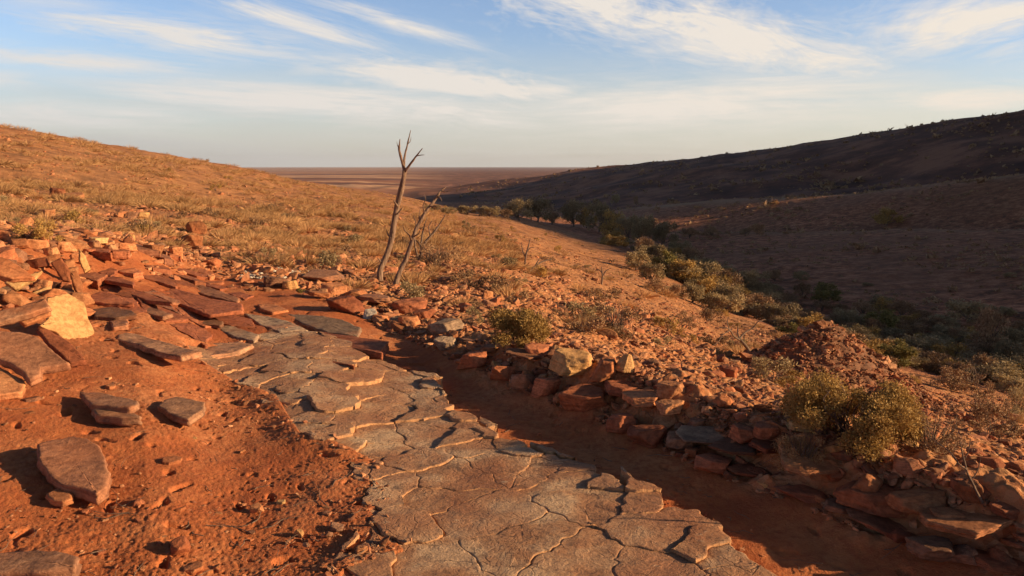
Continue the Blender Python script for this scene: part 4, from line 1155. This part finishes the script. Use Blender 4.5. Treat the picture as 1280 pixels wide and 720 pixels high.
# (u, foot row, width px, height px, kind, label)
CR = [
 (650,276,34,26,0,'pale creek tree farthest left in the creek line'),(672,277,34,28,0,'second creek tree from the far left end'),(690,281,22,16,3,'low grey scrub right of the two far left creek trees'),
 (718,284,30,33,0,'first of the taller creek trees near the bend'),(733,285,26,26,4,'olive creek tree beside the first taller one'),(748,290,34,36,0,'tall pale creek tree at the middle of the line'),
 (768,294,30,30,4,'olive tree just right of the tall pale creek tree'),(782,300,28,28,0,'creek tree left of the dark gap'),(800,304,32,34,0,'creek tree with a broad pale crown above the dark gap'),
 (812,299,22,26,3,'thin crowned creek tree behind the broad pale one'),(832,308,32,30,0,'creek tree at the right of the upper cluster'),(862,298,24,14,3,'low bush on the flats edge, first from the left'),
 (890,295,22,12,3,'low bush on the flats edge, second from the left'),(946,293,22,14,3,'bush on the flats edge below the bench'),(932,293,14,8,3,'tiny bush beside the flats edge bush'),
 (804,320,30,24,3,'brown creek bush in the middle cluster, upper left'),(795,338,36,26,1,'dull creek bush at the foot of the near slope'),(832,344,30,34,2,'brightest green round creek tree in the middle'),
 (815,352,34,26,1,'brown creek bush left below the bright green tree'),(862,336,40,28,3,'brown bush right of the bright green tree'),(850,322,34,22,1,'bush above the bright green tree'),
 (878,362,44,38,1,'large dull olive tree in the creek'),(905,372,50,36,3,'large brown bush right of the large dull tree'),(925,366,38,28,1,'bush at right behind the large brown bush'),
 (945,375,36,24,0,'bush touching the dark water gap'),(865,378,44,26,1,'rounded bush below the large dull olive tree'),(905,392,50,28,1,'wide low olive bush near the slope foot'),
 (945,398,52,32,3,'wide brown bush in the lower creek'),(975,408,48,32,1,'creek bush left of the gravel mound top'),(992,424,40,24,2,'greenish bush just left of the mound'),
 (820,366,30,20,3,'small brown bush on the lip of the near slope'),(845,372,26,18,3,'low scrub on the lip below the bright green tree'),(885,402,36,18,3,'low scrub on the near bank of the creek'),
 (1025,380,42,30,2,'olive green round bush on the far bank'),(1003,370,24,18,3,'brown bush left of the olive green round bush'),(1050,392,24,14,3,'small orange brown bush on the far bank'),
 (1108,282,34,22,4,'pale olive shrub under the bench edge'),(1108,420,52,36,2,'dark green rounded bush right of the creek gap'),(1088,428,34,32,3,'dry bush left of the dark green rounded one'),
 (1125,460,60,40,2,'large rounded green bush behind the gravel mound'),(1082,452,40,30,4,'olive bush behind the mound crest'),(1098,462,50,22,3,'low brown scrub behind the mound'),
 (1232,440,44,58,3,'tall dry feathery tree on the far bank at right'),(1228,478,44,38,3,'brown dry bush below the tall feathery tree'),(1175,440,32,22,1,'dull bush between the green bushes and feathery tree'),
 (1170,462,40,24,1,'dark bush on the creek floor at right'),(1200,428,34,20,3,'scrub left behind the feathery tree'),(1262,455,40,34,1,'dark bush on the right frame edge in the creek'),
 (1272,425,34,26,3,'brown bush on the right frame edge above the dark one'),(1190,488,50,22,3,'low scrub on the near bank at right'),(1262,492,50,26,1,'low dark scrub at the right edge on the near bank'),
 (1060,440,30,22,3,'brown scrub directly above the mound crest'),(1060,410,36,20,1,'dark scrub in the creek bed above the mound'),(1150,400,30,14,3,'low scrub on the flats, left'),(1200,392,28,13,3,'low scrub on the flats, middle'),
 (1250,395,30,14,1,'low scrub on the flats, right'),(968,352,30,16,3,'scrub on the flats above the creek trees'),(1000,350,24,12,1,'small dark scrub on the flats beside another'),
 (560,268,24,10,1,'low dark bush in the far creek, leftmost'),(585,268,26,12,1,'dark bush in the far creek, second from left'),(612,271,28,14,1,'dark bush in the far creek, third from left'),(632,273,22,12,3,'brown bush in the far creek before the pale trees'),
 (540,264,22,9,1,'flat dark scrub at the left tip of the far creek'),
 (769,256,12,12,0,'lone pale tree standing on the dark hill slope, right one'),(745,258,12,10,3,'lone dull tree on the dark hill slope, left one'),(795,257,8,12,3,'tiny lone tree at the left end of the bench edge'),
]
for u, v, w, h, kd, lab in CR:
    p = hit(u, v); s_ = p[1]/F
    root = empty('creek_tree', (p[0], p[1], p[2]-.05)); me_c, me_t, _ = CT[kd]
    sx = w*s_/TW[kd]*1.12; sz_ = h*s_/TH[kd]*1.12
    root.scale = (sx, sx, sz_); root.rotation_euler = (0, 0, rng.uniform(0, 6.28))
    link('crown', me_c, None, root); link('trunk', me_t, None, root)
    small = ('bush' in lab or 'scrub' in lab or 'shrub' in lab)
    root.name = 'creek_bush' if small else 'creek_tree'
    tag(root, lab, 'bush' if small else 'tree', 'bushes and trees along the creek')
# filler scrub along the creek line and dots on flats and hills
x, y, r, az = candidates(9000, 24, 260, 1.0, 77)
rc = np.exp(np.interp(az, AZ, LR[:, 5])); rf = np.exp(np.interp(az, AZ, LR[:, 7]))
t = np.log(r/rc)
keep = (az > R(-8)) & (((np.abs(t+.02) < .26) & (rng.random(len(x)) < .35)) | ((t > .2) & (r < rf*1.9) & (rng.random(len(x)) < .06)))
x, y, r, t = x[keep], y[keep], r[keep], t[keep]; z = H(x, y); ok, uu, vv = visible(x, y, z)
x, y, z, r, t, uu = [q[ok] for q in (x, y, z, r, t, uu)]
sz = rng.uniform(.35, 1.0, len(x)); order = np.argsort(-sz*np.where(np.abs(t) < .3, 1, .8)/r)[:235]
print('creek scrub', len(x))
for k in order:
    kd = int(rng.choice([0, 1, 3, 3, 3, 4])); me_c, me_t, _ = CT[kd]
    root = empty('creek_bush', (x[k], y[k], z[k]-.05)); b_ = sz[k]*((.80-.22*float(uu[k] > 950)) if abs(t[k]) < .3 else .25)*(1+r[k]/220)
    root.scale = (b_, b_, b_*rng.uniform(.5, .85)); root.rotation_euler = (0, 0, rng.uniform(0, 6.28))
    link('crown', me_c, None, root)
    if r[k] < 70: link('trunk', me_t, None, root)
    if abs(t[k]) < .3: tag(root, 'small scrub bush filling gaps along the creek line', 'bush', 'scrub filling the creek line')
    else: tag(root, 'tiny scrub bush dotted over the shaded flats beyond the creek', 'bush', 'scrub dotted over the shaded flats')

# ------------------------------------------------------------------ loose stones
LIB = []
for s in range(12):
    P, Fc = rock_verts(200+s, 3, 6, s % 3 != 0, .06)
    LIB.append(P*np.array([1, .75, .22 if s % 3 else .42]))
LIB_ME = []
for s, P in enumerate(LIB):
    for mt in (M_ORANGE, M_RED, M_BROWN, M_GREY, M_YELLOW):
        me = mesh_np('loose_stone', P, ICO[3][1]); me.materials.append(mt); LIB_ME.append(me)
LOW, MIDV = [], []
for s in range(10):
    P, Fc = rock_verts(300+s, 1, 6, s % 3 != 0, .0); LOW.append(P*np.array([1, .7, .22 if s % 3 else .40])); LOWF = Fc
    P, Fc = rock_verts(300+s, 2, 6, s % 3 != 0, .02); MIDV.append(P*np.array([1, .7, .22 if s % 3 else .40])); MIDF = Fc
def scatter(n, rmin, rmax, seed, keepf, size, nind, labelf, stuffname, stufflabel, frame=True, spread=.5, pad=-.02):
    x, y, r, az = candidates(int(n*1.3), rmin, rmax, 1.0, seed, 45)
    k = keepf(x, y, r, az) & clear_of(x, y, pad); x, y, r = x[k], y[k], r[k]; z = H(x, y)+(.05*inside(x, y, PAVE) if stuffname == 'edge_rubble' else 0); ok, uu, vv = visible(x, y, z, 420)
    x, y, z, r, uu, vv = [q[ok] for q in (x, y, z, r, uu, vv)]
    rg = np.random.default_rng(seed+1)
    sz = np.minimum(size(x, y, r)*rg.lognormal(0, spread, len(x)), .28); order = np.argsort(-sz/r*np.where((uu > 5) & (uu < 1275) & (vv < 715), 1, .0001))
    print(stuffname, len(x))
    for k in order[:nind]:
        me = LIB_ME[int(rg.integers(12))*5+int(rg.choice(5, p=[.40, .32, .20, .02, .06]))]
        o = link('loose_stone', me); o.location = (x[k], y[k], z[k]-.05*sz[k]); s = sz[k]
        o.scale = (s, s*rg.uniform(.7, 1.1), s*rg.uniform(.7, 1.3)); o.rotation_euler = (rg.normal(0, .22), rg.normal(0, .22), rg.uniform(0, 6.28))
        lb, gp = labelf(uu[k], vv[k]); tag(o, lb, 'stone', gp)
    rest = order[nind:]; Vall, Fall, off = [], [], 0
    for lib, fc, sel in ((np.array(MIDV), MIDF, rest[sz[rest]/r[rest] > .0075]), (np.array(LOW), LOWF, rest[sz[rest]/r[rest] <= .0075])):
        m = len(sel); nv = lib.shape[1]
        print('   ', stuffname, nv, m)
        if not m: continue
        B = lib[rg.integers(10, size=m)]
        ss = sz[sel][:, None, None]*np.stack([np.ones(m), rg.uniform(.6, 1.1, m), rg.uniform(.6, 1.5, m)], -1)[:, None, :]
        B = B*ss; th = rg.uniform(0, 6.28, m); tx = rg.normal(0, .3, m)
        c_, s_ = np.cos(th)[:, None], np.sin(th)[:, None]
        X = B[..., 0]*c_-B[..., 1]*s_; Y = B[..., 0]*s_+B[..., 1]*c_; Z = B[..., 2]+X*tx[:, None]
        Vall.append(np.stack([X+x[sel][:, None], Y+y[sel][:, None], Z+z[sel][:, None]-.1*sz[sel][:, None]], -1).reshape(-1, 3))
        Fall.append((fc[None]+(np.arange(m)*nv)[:, None, None]).reshape(-1, 3)+off); off += m*nv
    if Vall:
        o = link(stuffname, mesh_np(stuffname, np.concatenate(Vall), np.concatenate(Fall), False), M_MIX); tag(o, stufflabel, 'rubble', kind='stuff')
def k_slope(x, y, r, az):
    d, s = seg_dist(x, y, ROW); sd = d*s
    dens = np.clip(.55+.9*noise2(x*.6, y*.6, 5), .05, 1)
    near = np.exp(-np.maximum(sd, 0)/2.5)
    return ((sd > -.02) | (r > 11.5)) & (r < lip(az)) & (rng.random(len(x)) < dens*np.clip(.55+.45*near+.2*(r < 14), 0, 1)*np.clip(48/r, .3, 1))
def lab_slope(u, v):
    if u < 470: return 'loose angular stone on the bank and hillside left of the dead trees', 'loose stones left of the dead trees'
    return 'loose angular stone on the slope beyond the stone row', 'loose stones on the slope beyond the row'
scatter(150000, 3.6, 60, 91, k_slope, lambda x, y, r: .042*np.clip(r/7, .8, 1.9), 130, lab_slope, 'stone_rubble', 'countless small angular stones covering the slopes')
def k_sand(x, y, r, az):
    # grit

    d, s = seg_dist(x, y, ROW); sd = d*s; ins = inside(x, y, PAVE)
    return (sd < -.1) & (r < 13) & ~ins & (rng.random(len(x)) < np.clip(.35+noise2(x*1.1, y*1.1, 6), .04, 1)*np.where(sd > -.9, .25, 1))
scatter(26000, 2.6, 13, 93, k_sand, lambda x, y, r: .0085+0*x, 40, lambda u, v: ('small pebble lying on the open red sand of the terrace', 'pebbles on the red sand'), 'sand_grit', 'fine red grit and pebbles on the sand', spread=.75)
# rubble pile of bigger stones at left, and around the upper ledge
def k_pile(x, y, r, az):
    u = 640+F*x/(y*cP+EYE*sP)
    dd, s = seg_dist(x, y, ROW)
    pile = (u < 110) & (r > 7.3) & (r < 13.5)
    bank = (u < 345) & (r > 10.0) & (r < 19)
    edge = (dd*s > .04) & (dd*s < .42) & (r < 14)
    return (pile & (rng.random(len(x)) < .75)) | (bank & (rng.random(len(x)) < .62)) | (edge & (rng.random(len(x)) < .42))
def lab_pile(u, v):
    if u < 112: return 'angular stone in the left rubble pile', 'stones of the left rubble pile'
    if u < 345: return 'angular stone on the bank behind the upper ledge', 'stones on the bank behind the ledge'
    return 'smaller filler stone lodged between the rocks of the row', 'filler stones in the rock row'
scatter(15000, 3.4, 19, 97, k_pile, lambda x, y, r: np.where(r < 7.6, .062, np.where(x/y < -.50, .155, .10)), 130, lab_pile, 'bank_rubble', 'small broken stones of the left bank', spread=.45, pad=-.14)
def k_edge(x, y, r, az):
    dp, _ = seg_dist(x, y, PAVE, True)
    return (r < 9) & (rng.random(len(x)) < np.where(inside(x, y, PAVE), .10, .8)*np.exp(-dp/.07))
scatter(26000, 2.6, 9, 95, k_edge, lambda x, y, r: .022+0*x, 0, None, 'edge_rubble', 'small broken chips lying along the edges of the grey brown outcrop', spread=.5)
def build_chips():
    rg = np.random.default_rng(12); Vs, Fs, off = [], [], 0
    for k in range(420):
        u, v = rg.uniform(300, 405), 0; v = rg.uniform(336, 350)+(u-350)*.03
        p = hit(u, v); s = rg.uniform(.03, .08); P = LOW[int(rg.integers(10))]*s
        Vs.append(P+p); Fs.append(LOWF+off); off += len(P)
    o = link('pale_gravel', mesh_np('pale_gravel', np.concatenate(Vs), np.concatenate(Fs), False), M_PALE)
    tag(o, 'patch of pale cream gravel chips behind the border rocks', 'gravel', kind='stuff')
build_chips()

def build_scrub_dots():
    rg = np.random.default_rng(88); n = 26000
    az_ = rg.uniform(R(-4), R(34.5), n); rr_ = np.exp(rg.uniform(math.log(45), math.log(640), n))
    l5, l7, l9 = (np.interp(az_, AZ, LR[:, i]) for i in (5, 7, 9)); lr_ = np.log(rr_)
    x, y = np.sin(az_)*rr_, np.cos(az_)*rr_
    cl = noise2(x*.03, y*.03, 4)+.7*noise2(x*.12, y*.12, 5)
    k = (lr_ > l5+.22) & (rg.random(n) < np.clip(.25+cl, .03, 1)*np.where(lr_ > l9, .7, .5)); x, y, rr_ = x[k], y[k], rr_[k]
    z = H(x, y); ok, uu, vv = visible(x, y, z); x, y, z, rr_ = x[ok], y[ok], z[ok], rr_[ok]; m = len(x)
    s = rg.lognormal(-1.15, .45, m)*np.clip(rr_/150, .55, 2.2)
    nl = 14; d = rg.normal(size=(m, nl, 3)); d /= np.linalg.norm(d, axis=2)[..., None]; d[..., 2] = np.abs(d[..., 2])*.7
    c = np.stack([x, y, z], -1)[:, None]+d*s[:, None, None]*.6
    a = rg.normal(size=(m, nl, 3))*s[:, None, None]*.32; b_ = rg.normal(size=(m, nl, 3))*s[:, None, None]*.32
    V = np.stack([c-a, c+b_, c+a-b_*.5], 2).reshape(-1, 3); Fq = np.arange(len(V)).reshape(-1, 3)
    o = link('distant_scrub', mesh_np('distant_scrub', V, Fq, False), M_TWIGGY); tag(o, 'fine scrub speckling the shaded flats and the dark hillside', 'scrub', kind='stuff')
build_scrub_dots()
def build_litter():
    rg = np.random.default_rng(31); parts = []
    for k in range(260):
        v = rg.uniform(395, 740); u = rg.uniform(0, 640) if k % 3 else rg.uniform(560, 1200)
        q = flat_pt(u, v); 
        if inside(q[0:1], q[1:2], PAVE)[0] or math.hypot(*q) > 12: continue
        th = rg.uniform(0, 3.14); ln = rg.lognormal(-3.1, .5); c_, s_ = math.cos(th)*ln, math.sin(th)*ln
        pts = []
        for t in (-1, -.3, .3, 1):
            X, Y = q[0]+c_*t+rg.normal(0, ln*.12), q[1]+s_*t+rg.normal(0, ln*.12); pts.append([X, Y, h1(X, Y)+.006+.01*rg.random()])
        w_ = rg.uniform(.0010, .0026); parts.append(tube(pts, [w_, w_, w_*.8, w_*.4], 5, k, 0))
    V, Fl = join(parts); o = link('dry_litter', mesh_np('dry_litter', V, Fl), M_TWIG); tag(o, 'fine dry twigs and straw littering the red sand', 'litter', kind='stuff')
build_litter()
def build_haze():
    bm_v = np.array([(a, b, c) for a in (-15000, 15000) for b in (-15000, 17500) for c in (-34., 190.)], float)
    Fq = [(0,1,3,2),(4,6,7,5),(0,4,5,1),(2,3,7,6),(0,2,6,4),(1,5,7,3)]
    m = bpy.data.materials.new('haze'); m.use_nodes = True; nt = m.node_tree; nt.nodes.clear()
    out = nt.nodes.new('ShaderNodeOutputMaterial'); v = nt.nodes.new('ShaderNodeVolumePrincipled'); v.inputs['Color'].default_value = (.80, .84, .92, 1); v.inputs['Density'].default_value = 4.0e-5
    v.inputs['Anisotropy'].default_value = .2
    L(nt, v.outputs[0], out.inputs['Volume']); o = link('haze', mesh_np('haze', bm_v, Fq, False), m); tag(o, kind='stuff')
build_haze()
# ------------------------------------------------------------------ camera, light, sky
cam = bpy.data.cameras.new('camera'); co = bpy.data.objects.new('camera', cam); COL.objects.link(co)
co.location = (0, 0, EYE); co.rotation_euler = (math.pi/2-PITCH, 0, 0)
cam.sensor_width = 36; cam.lens = 36*F/1280; cam.clip_end = 40000; cam.clip_start = .05
SC.camera = co
sun = bpy.data.lights.new('sun', 'SUN'); sun.energy = 5.0; sun.angle = R(.53); sun.color = (1.0, .72, .43)
so = bpy.data.objects.new('sun', sun); COL.objects.link(so)
from mathutils import Vector
so.rotation_euler = Vector(SUN).to_track_quat('Z', 'Y').to_euler(); so.location = (50, -10, 40)

def build_world():
    w = bpy.data.worlds.new('World'); SC.world = w; w.use_nodes = True; nt = w.node_tree
    bg = nt.nodes['Background']; bg.inputs['Strength'].default_value = .1
    sky = nt.nodes.new('ShaderNodeTexSky'); sky.sky_type = 'NISHITA'; sky.sun_disc = False
    sky.sun_elevation = SUN_ELEV; sky.sun_rotation = SUN_AZ; sky.altitude = 200; sky.air_density = 1.0; sky.dust_density = .8; sky.ozone_density = 2.0
    tc = nt.nodes.new('ShaderNodeTexCoord'); sx = nt.nodes.new('ShaderNodeSeparateXYZ'); L(nt, tc.outputs['Generated'], sx.inputs[0])
    X, Y, Z = sx.outputs
    yy = mth(nt, 'ADD', mth(nt, 'ABSOLUTE', Y), .02)
    U = mth(nt, 'DIVIDE', X, yy); V = mth(nt, 'DIVIDE', Z, yy)
    def streak(u, v, u2, v2, wd, amp, fibre=(3, 26), thr=.5, soft=.18, seed=0., dist=1.2):
        def uvp(a, b): d = ray(a, b); return d[0]/d[1], d[2]/d[1]
        a, b = uvp(u, v), uvp(u2, v2); cx, cy = (a[0]+b[0])/2, (a[1]+b[1])/2
        ln = math.hypot(b[0]-a[0], b[1]-a[1])/2*1.08; wd *= 1.45; thr -= .07; th = math.atan2(b[1]-a[1], b[0]-a[0]); c, s = math.cos(th), math.sin(th); wd = wd/F
        du = mth(nt, 'SUBTRACT', U, cx); dv = mth(nt, 'SUBTRACT', V, cy)
        p = mth(nt, 'ADD', mth(nt, 'MULTIPLY', du, c), mth(nt, 'MULTIPLY', dv, s)); q = mth(nt, 'SUBTRACT', mth(nt, 'MULTIPLY', dv, c), mth(nt, 'MULTIPLY', du, s))
        e = mth(nt, 'ADD', mth(nt, 'POWER', mth(nt, 'ABSOLUTE', mth(nt, 'DIVIDE', p, ln)), 2.6), mth(nt, 'POWER', mth(nt, 'ABSOLUTE', mth(nt, 'DIVIDE', q, wd)), 2))
        env = mth(nt, 'EXPONENT', mth(nt, 'MULTIPLY', e, -1.1))
        cv = nt.nodes.new('ShaderNodeCombineXYZ'); L(nt, mth(nt, 'MULTIPLY', p, fibre[0]), cv.inputs[0]); L(nt, mth(nt, 'MULTIPLY', q, fibre[1]), cv.inputs[1]); cv.inputs[2].default_value = seed
        n = nz(nt, cv.outputs[0], 1.0, 5, .66, dist)
        sc_ = nt.nodes.new('ShaderNodeVectorMath'); sc_.operation = 'MULTIPLY'; sc_.inputs[1].default_value = (2.2, 4.5, 1); L(nt, cv.outputs[0], sc_.inputs[0])
        n = mth(nt, 'ADD', mth(nt, 'MULTIPLY', n, .62), mth(nt, 'MULTIPLY', nz(nt, sc_.outputs[0], 1.0, 4, .7, 1.0), .38))
        n = mth(nt, 'DIVIDE', mth(nt, 'SUBTRACT', mth(nt, 'ADD', n, mth(nt, 'MULTIPLY', env, .26)), thr+.02), .34, True)
        return mth(nt, 'MULTIPLY', mth(nt, 'MULTIPLY', n, mth(nt, 'POWER', env, .6)), amp)
    S = [streak(40,22,400,70,13,.85,(6,44),.56,.25,1), streak(-40,66,260,92,9,.7,(6,44),.56,.25,2), streak(270,0,480,66,10,.75,(6,44),.56,.25,3),
         streak(385,0,600,62,7,.6,(6,44),.55,.25,4), streak(-60,96,60,102,9,.5,(5,40),.55,.3,5), streak(410,84,725,122,15,1.0,(7,26),.58,.22,6,1.6),
         streak(430,130,710,152,16,.7,(7,26),.60,.3,8,1.6),
         streak(620,-10,1120,92,27,1.0,(6,17),.60,.22,9,2.0), streak(760,45,1090,92,18,.8,(6,17),.60,.25,10,2.0), streak(830,18,950,40,28,.8,(6,14),.60,.22,12,1.8),
         streak(1060,55,1360,5,30,.85,(5,16),.60,.28,11,1.6), streak(1080,128,1330,124,13,.7,(5,30),.58,.3,13),
         streak(130,112,620,142,16,.8,(4,34),.56,.35,14), streak(640,140,1120,120,24,.7,(4,26),.56,.35,15), streak(-60,140,260,150,14,.6,(4,34),.56,.35,16),
         streak(640,112,720,122,10,.8,(4,30),.56,.35,17), streak(0,0,160,12,12,.3,(4,30),.56,.35,18)]
    tot = S[0]
    for s_ in S[1:]: tot = mth(nt, 'MAXIMUM', tot, s_)
    # pale veil over the horizon
    veil = N(nt, 'ShaderNodeMapRange'); veil.interpolation_type = 'SMOOTHSTEP'; veil.inputs[1].default_value = .17; veil.inputs[2].default_value = .0; veil.inputs[3].default_value = 0; veil.inputs[4].default_value = .95
    L(nt, V, veil.inputs[0])
    cv = nt.nodes.new('ShaderNodeCombineXYZ'); L(nt, mth(nt, 'MULTIPLY', U, 3.), cv.inputs[0]); L(nt, mth(nt, 'MULTIPLY', V, 36.), cv.inputs[1])
    vn = ramp(nt, nz(nt, cv.outputs[0], 1., 7, .6, .8), [(.3, g(.55)), (.65, g(1.05))])
    veilf = mth(nt, 'MULTIPLY', veil.outputs[0], vn, True)
    # cooler at left, creamier towards the right
    tr = N(nt, 'ShaderNodeMapRange'); tr.inputs[1].default_value = -.5; tr.inputs[2].default_value = .5; L(nt, U, tr.inputs[0])
    vc = mixc(nt, tr.outputs[0], (3.7, 3.65, 3.5), (5.1, 4.8, 4.0))
    tint = mixc(nt, 1.0, sky.outputs[0], SKYTINT, 'MULTIPLY')
    c1 = mixc(nt, veilf, tint, vc)
    c2 = mixc(nt, mth(nt, 'MINIMUM', mth(nt, 'MULTIPLY', tot, 1.75), .97), c1, mixc(nt, tr.outputs[0], (5.1, 4.85, 4.6), (5.8, 5.2, 4.5)))
    zen = N(nt, 'ShaderNodeMapRange'); zen.interpolation_type = 'SMOOTHSTEP'; zen.inputs[1].default_value = .24; zen.inputs[2].default_value = .6; zen.inputs[3].default_value = 1; zen.inputs[4].default_value = .16  # unseen upper sky dimmed to deepen the shadows on the ground
    L(nt, Z, zen.inputs[0]); cz = nt.nodes.new('ShaderNodeVectorMath'); cz.operation = 'SCALE'; L(nt, c2, cz.inputs[0]); L(nt, zen.outputs[0], cz.inputs['Scale'])
    L(nt, cz.outputs[0], bg.inputs['Color'])
SKYTINT = (1.02, 1.0, 1.16)
build_world()

SC.view_settings.view_transform = 'Standard'; SC.view_settings.look = 'None'; SC.view_settings.exposure = .66; SC.view_settings.gamma = 1
SC.view_settings.use_curve_mapping = False
SC.cycles.use_denoising = True
SC.cycles.max_bounces = 4; SC.cycles.diffuse_bounces = 2; SC.cycles.transparent_max_bounces = 4; SC.cycles.volume_bounces = 0
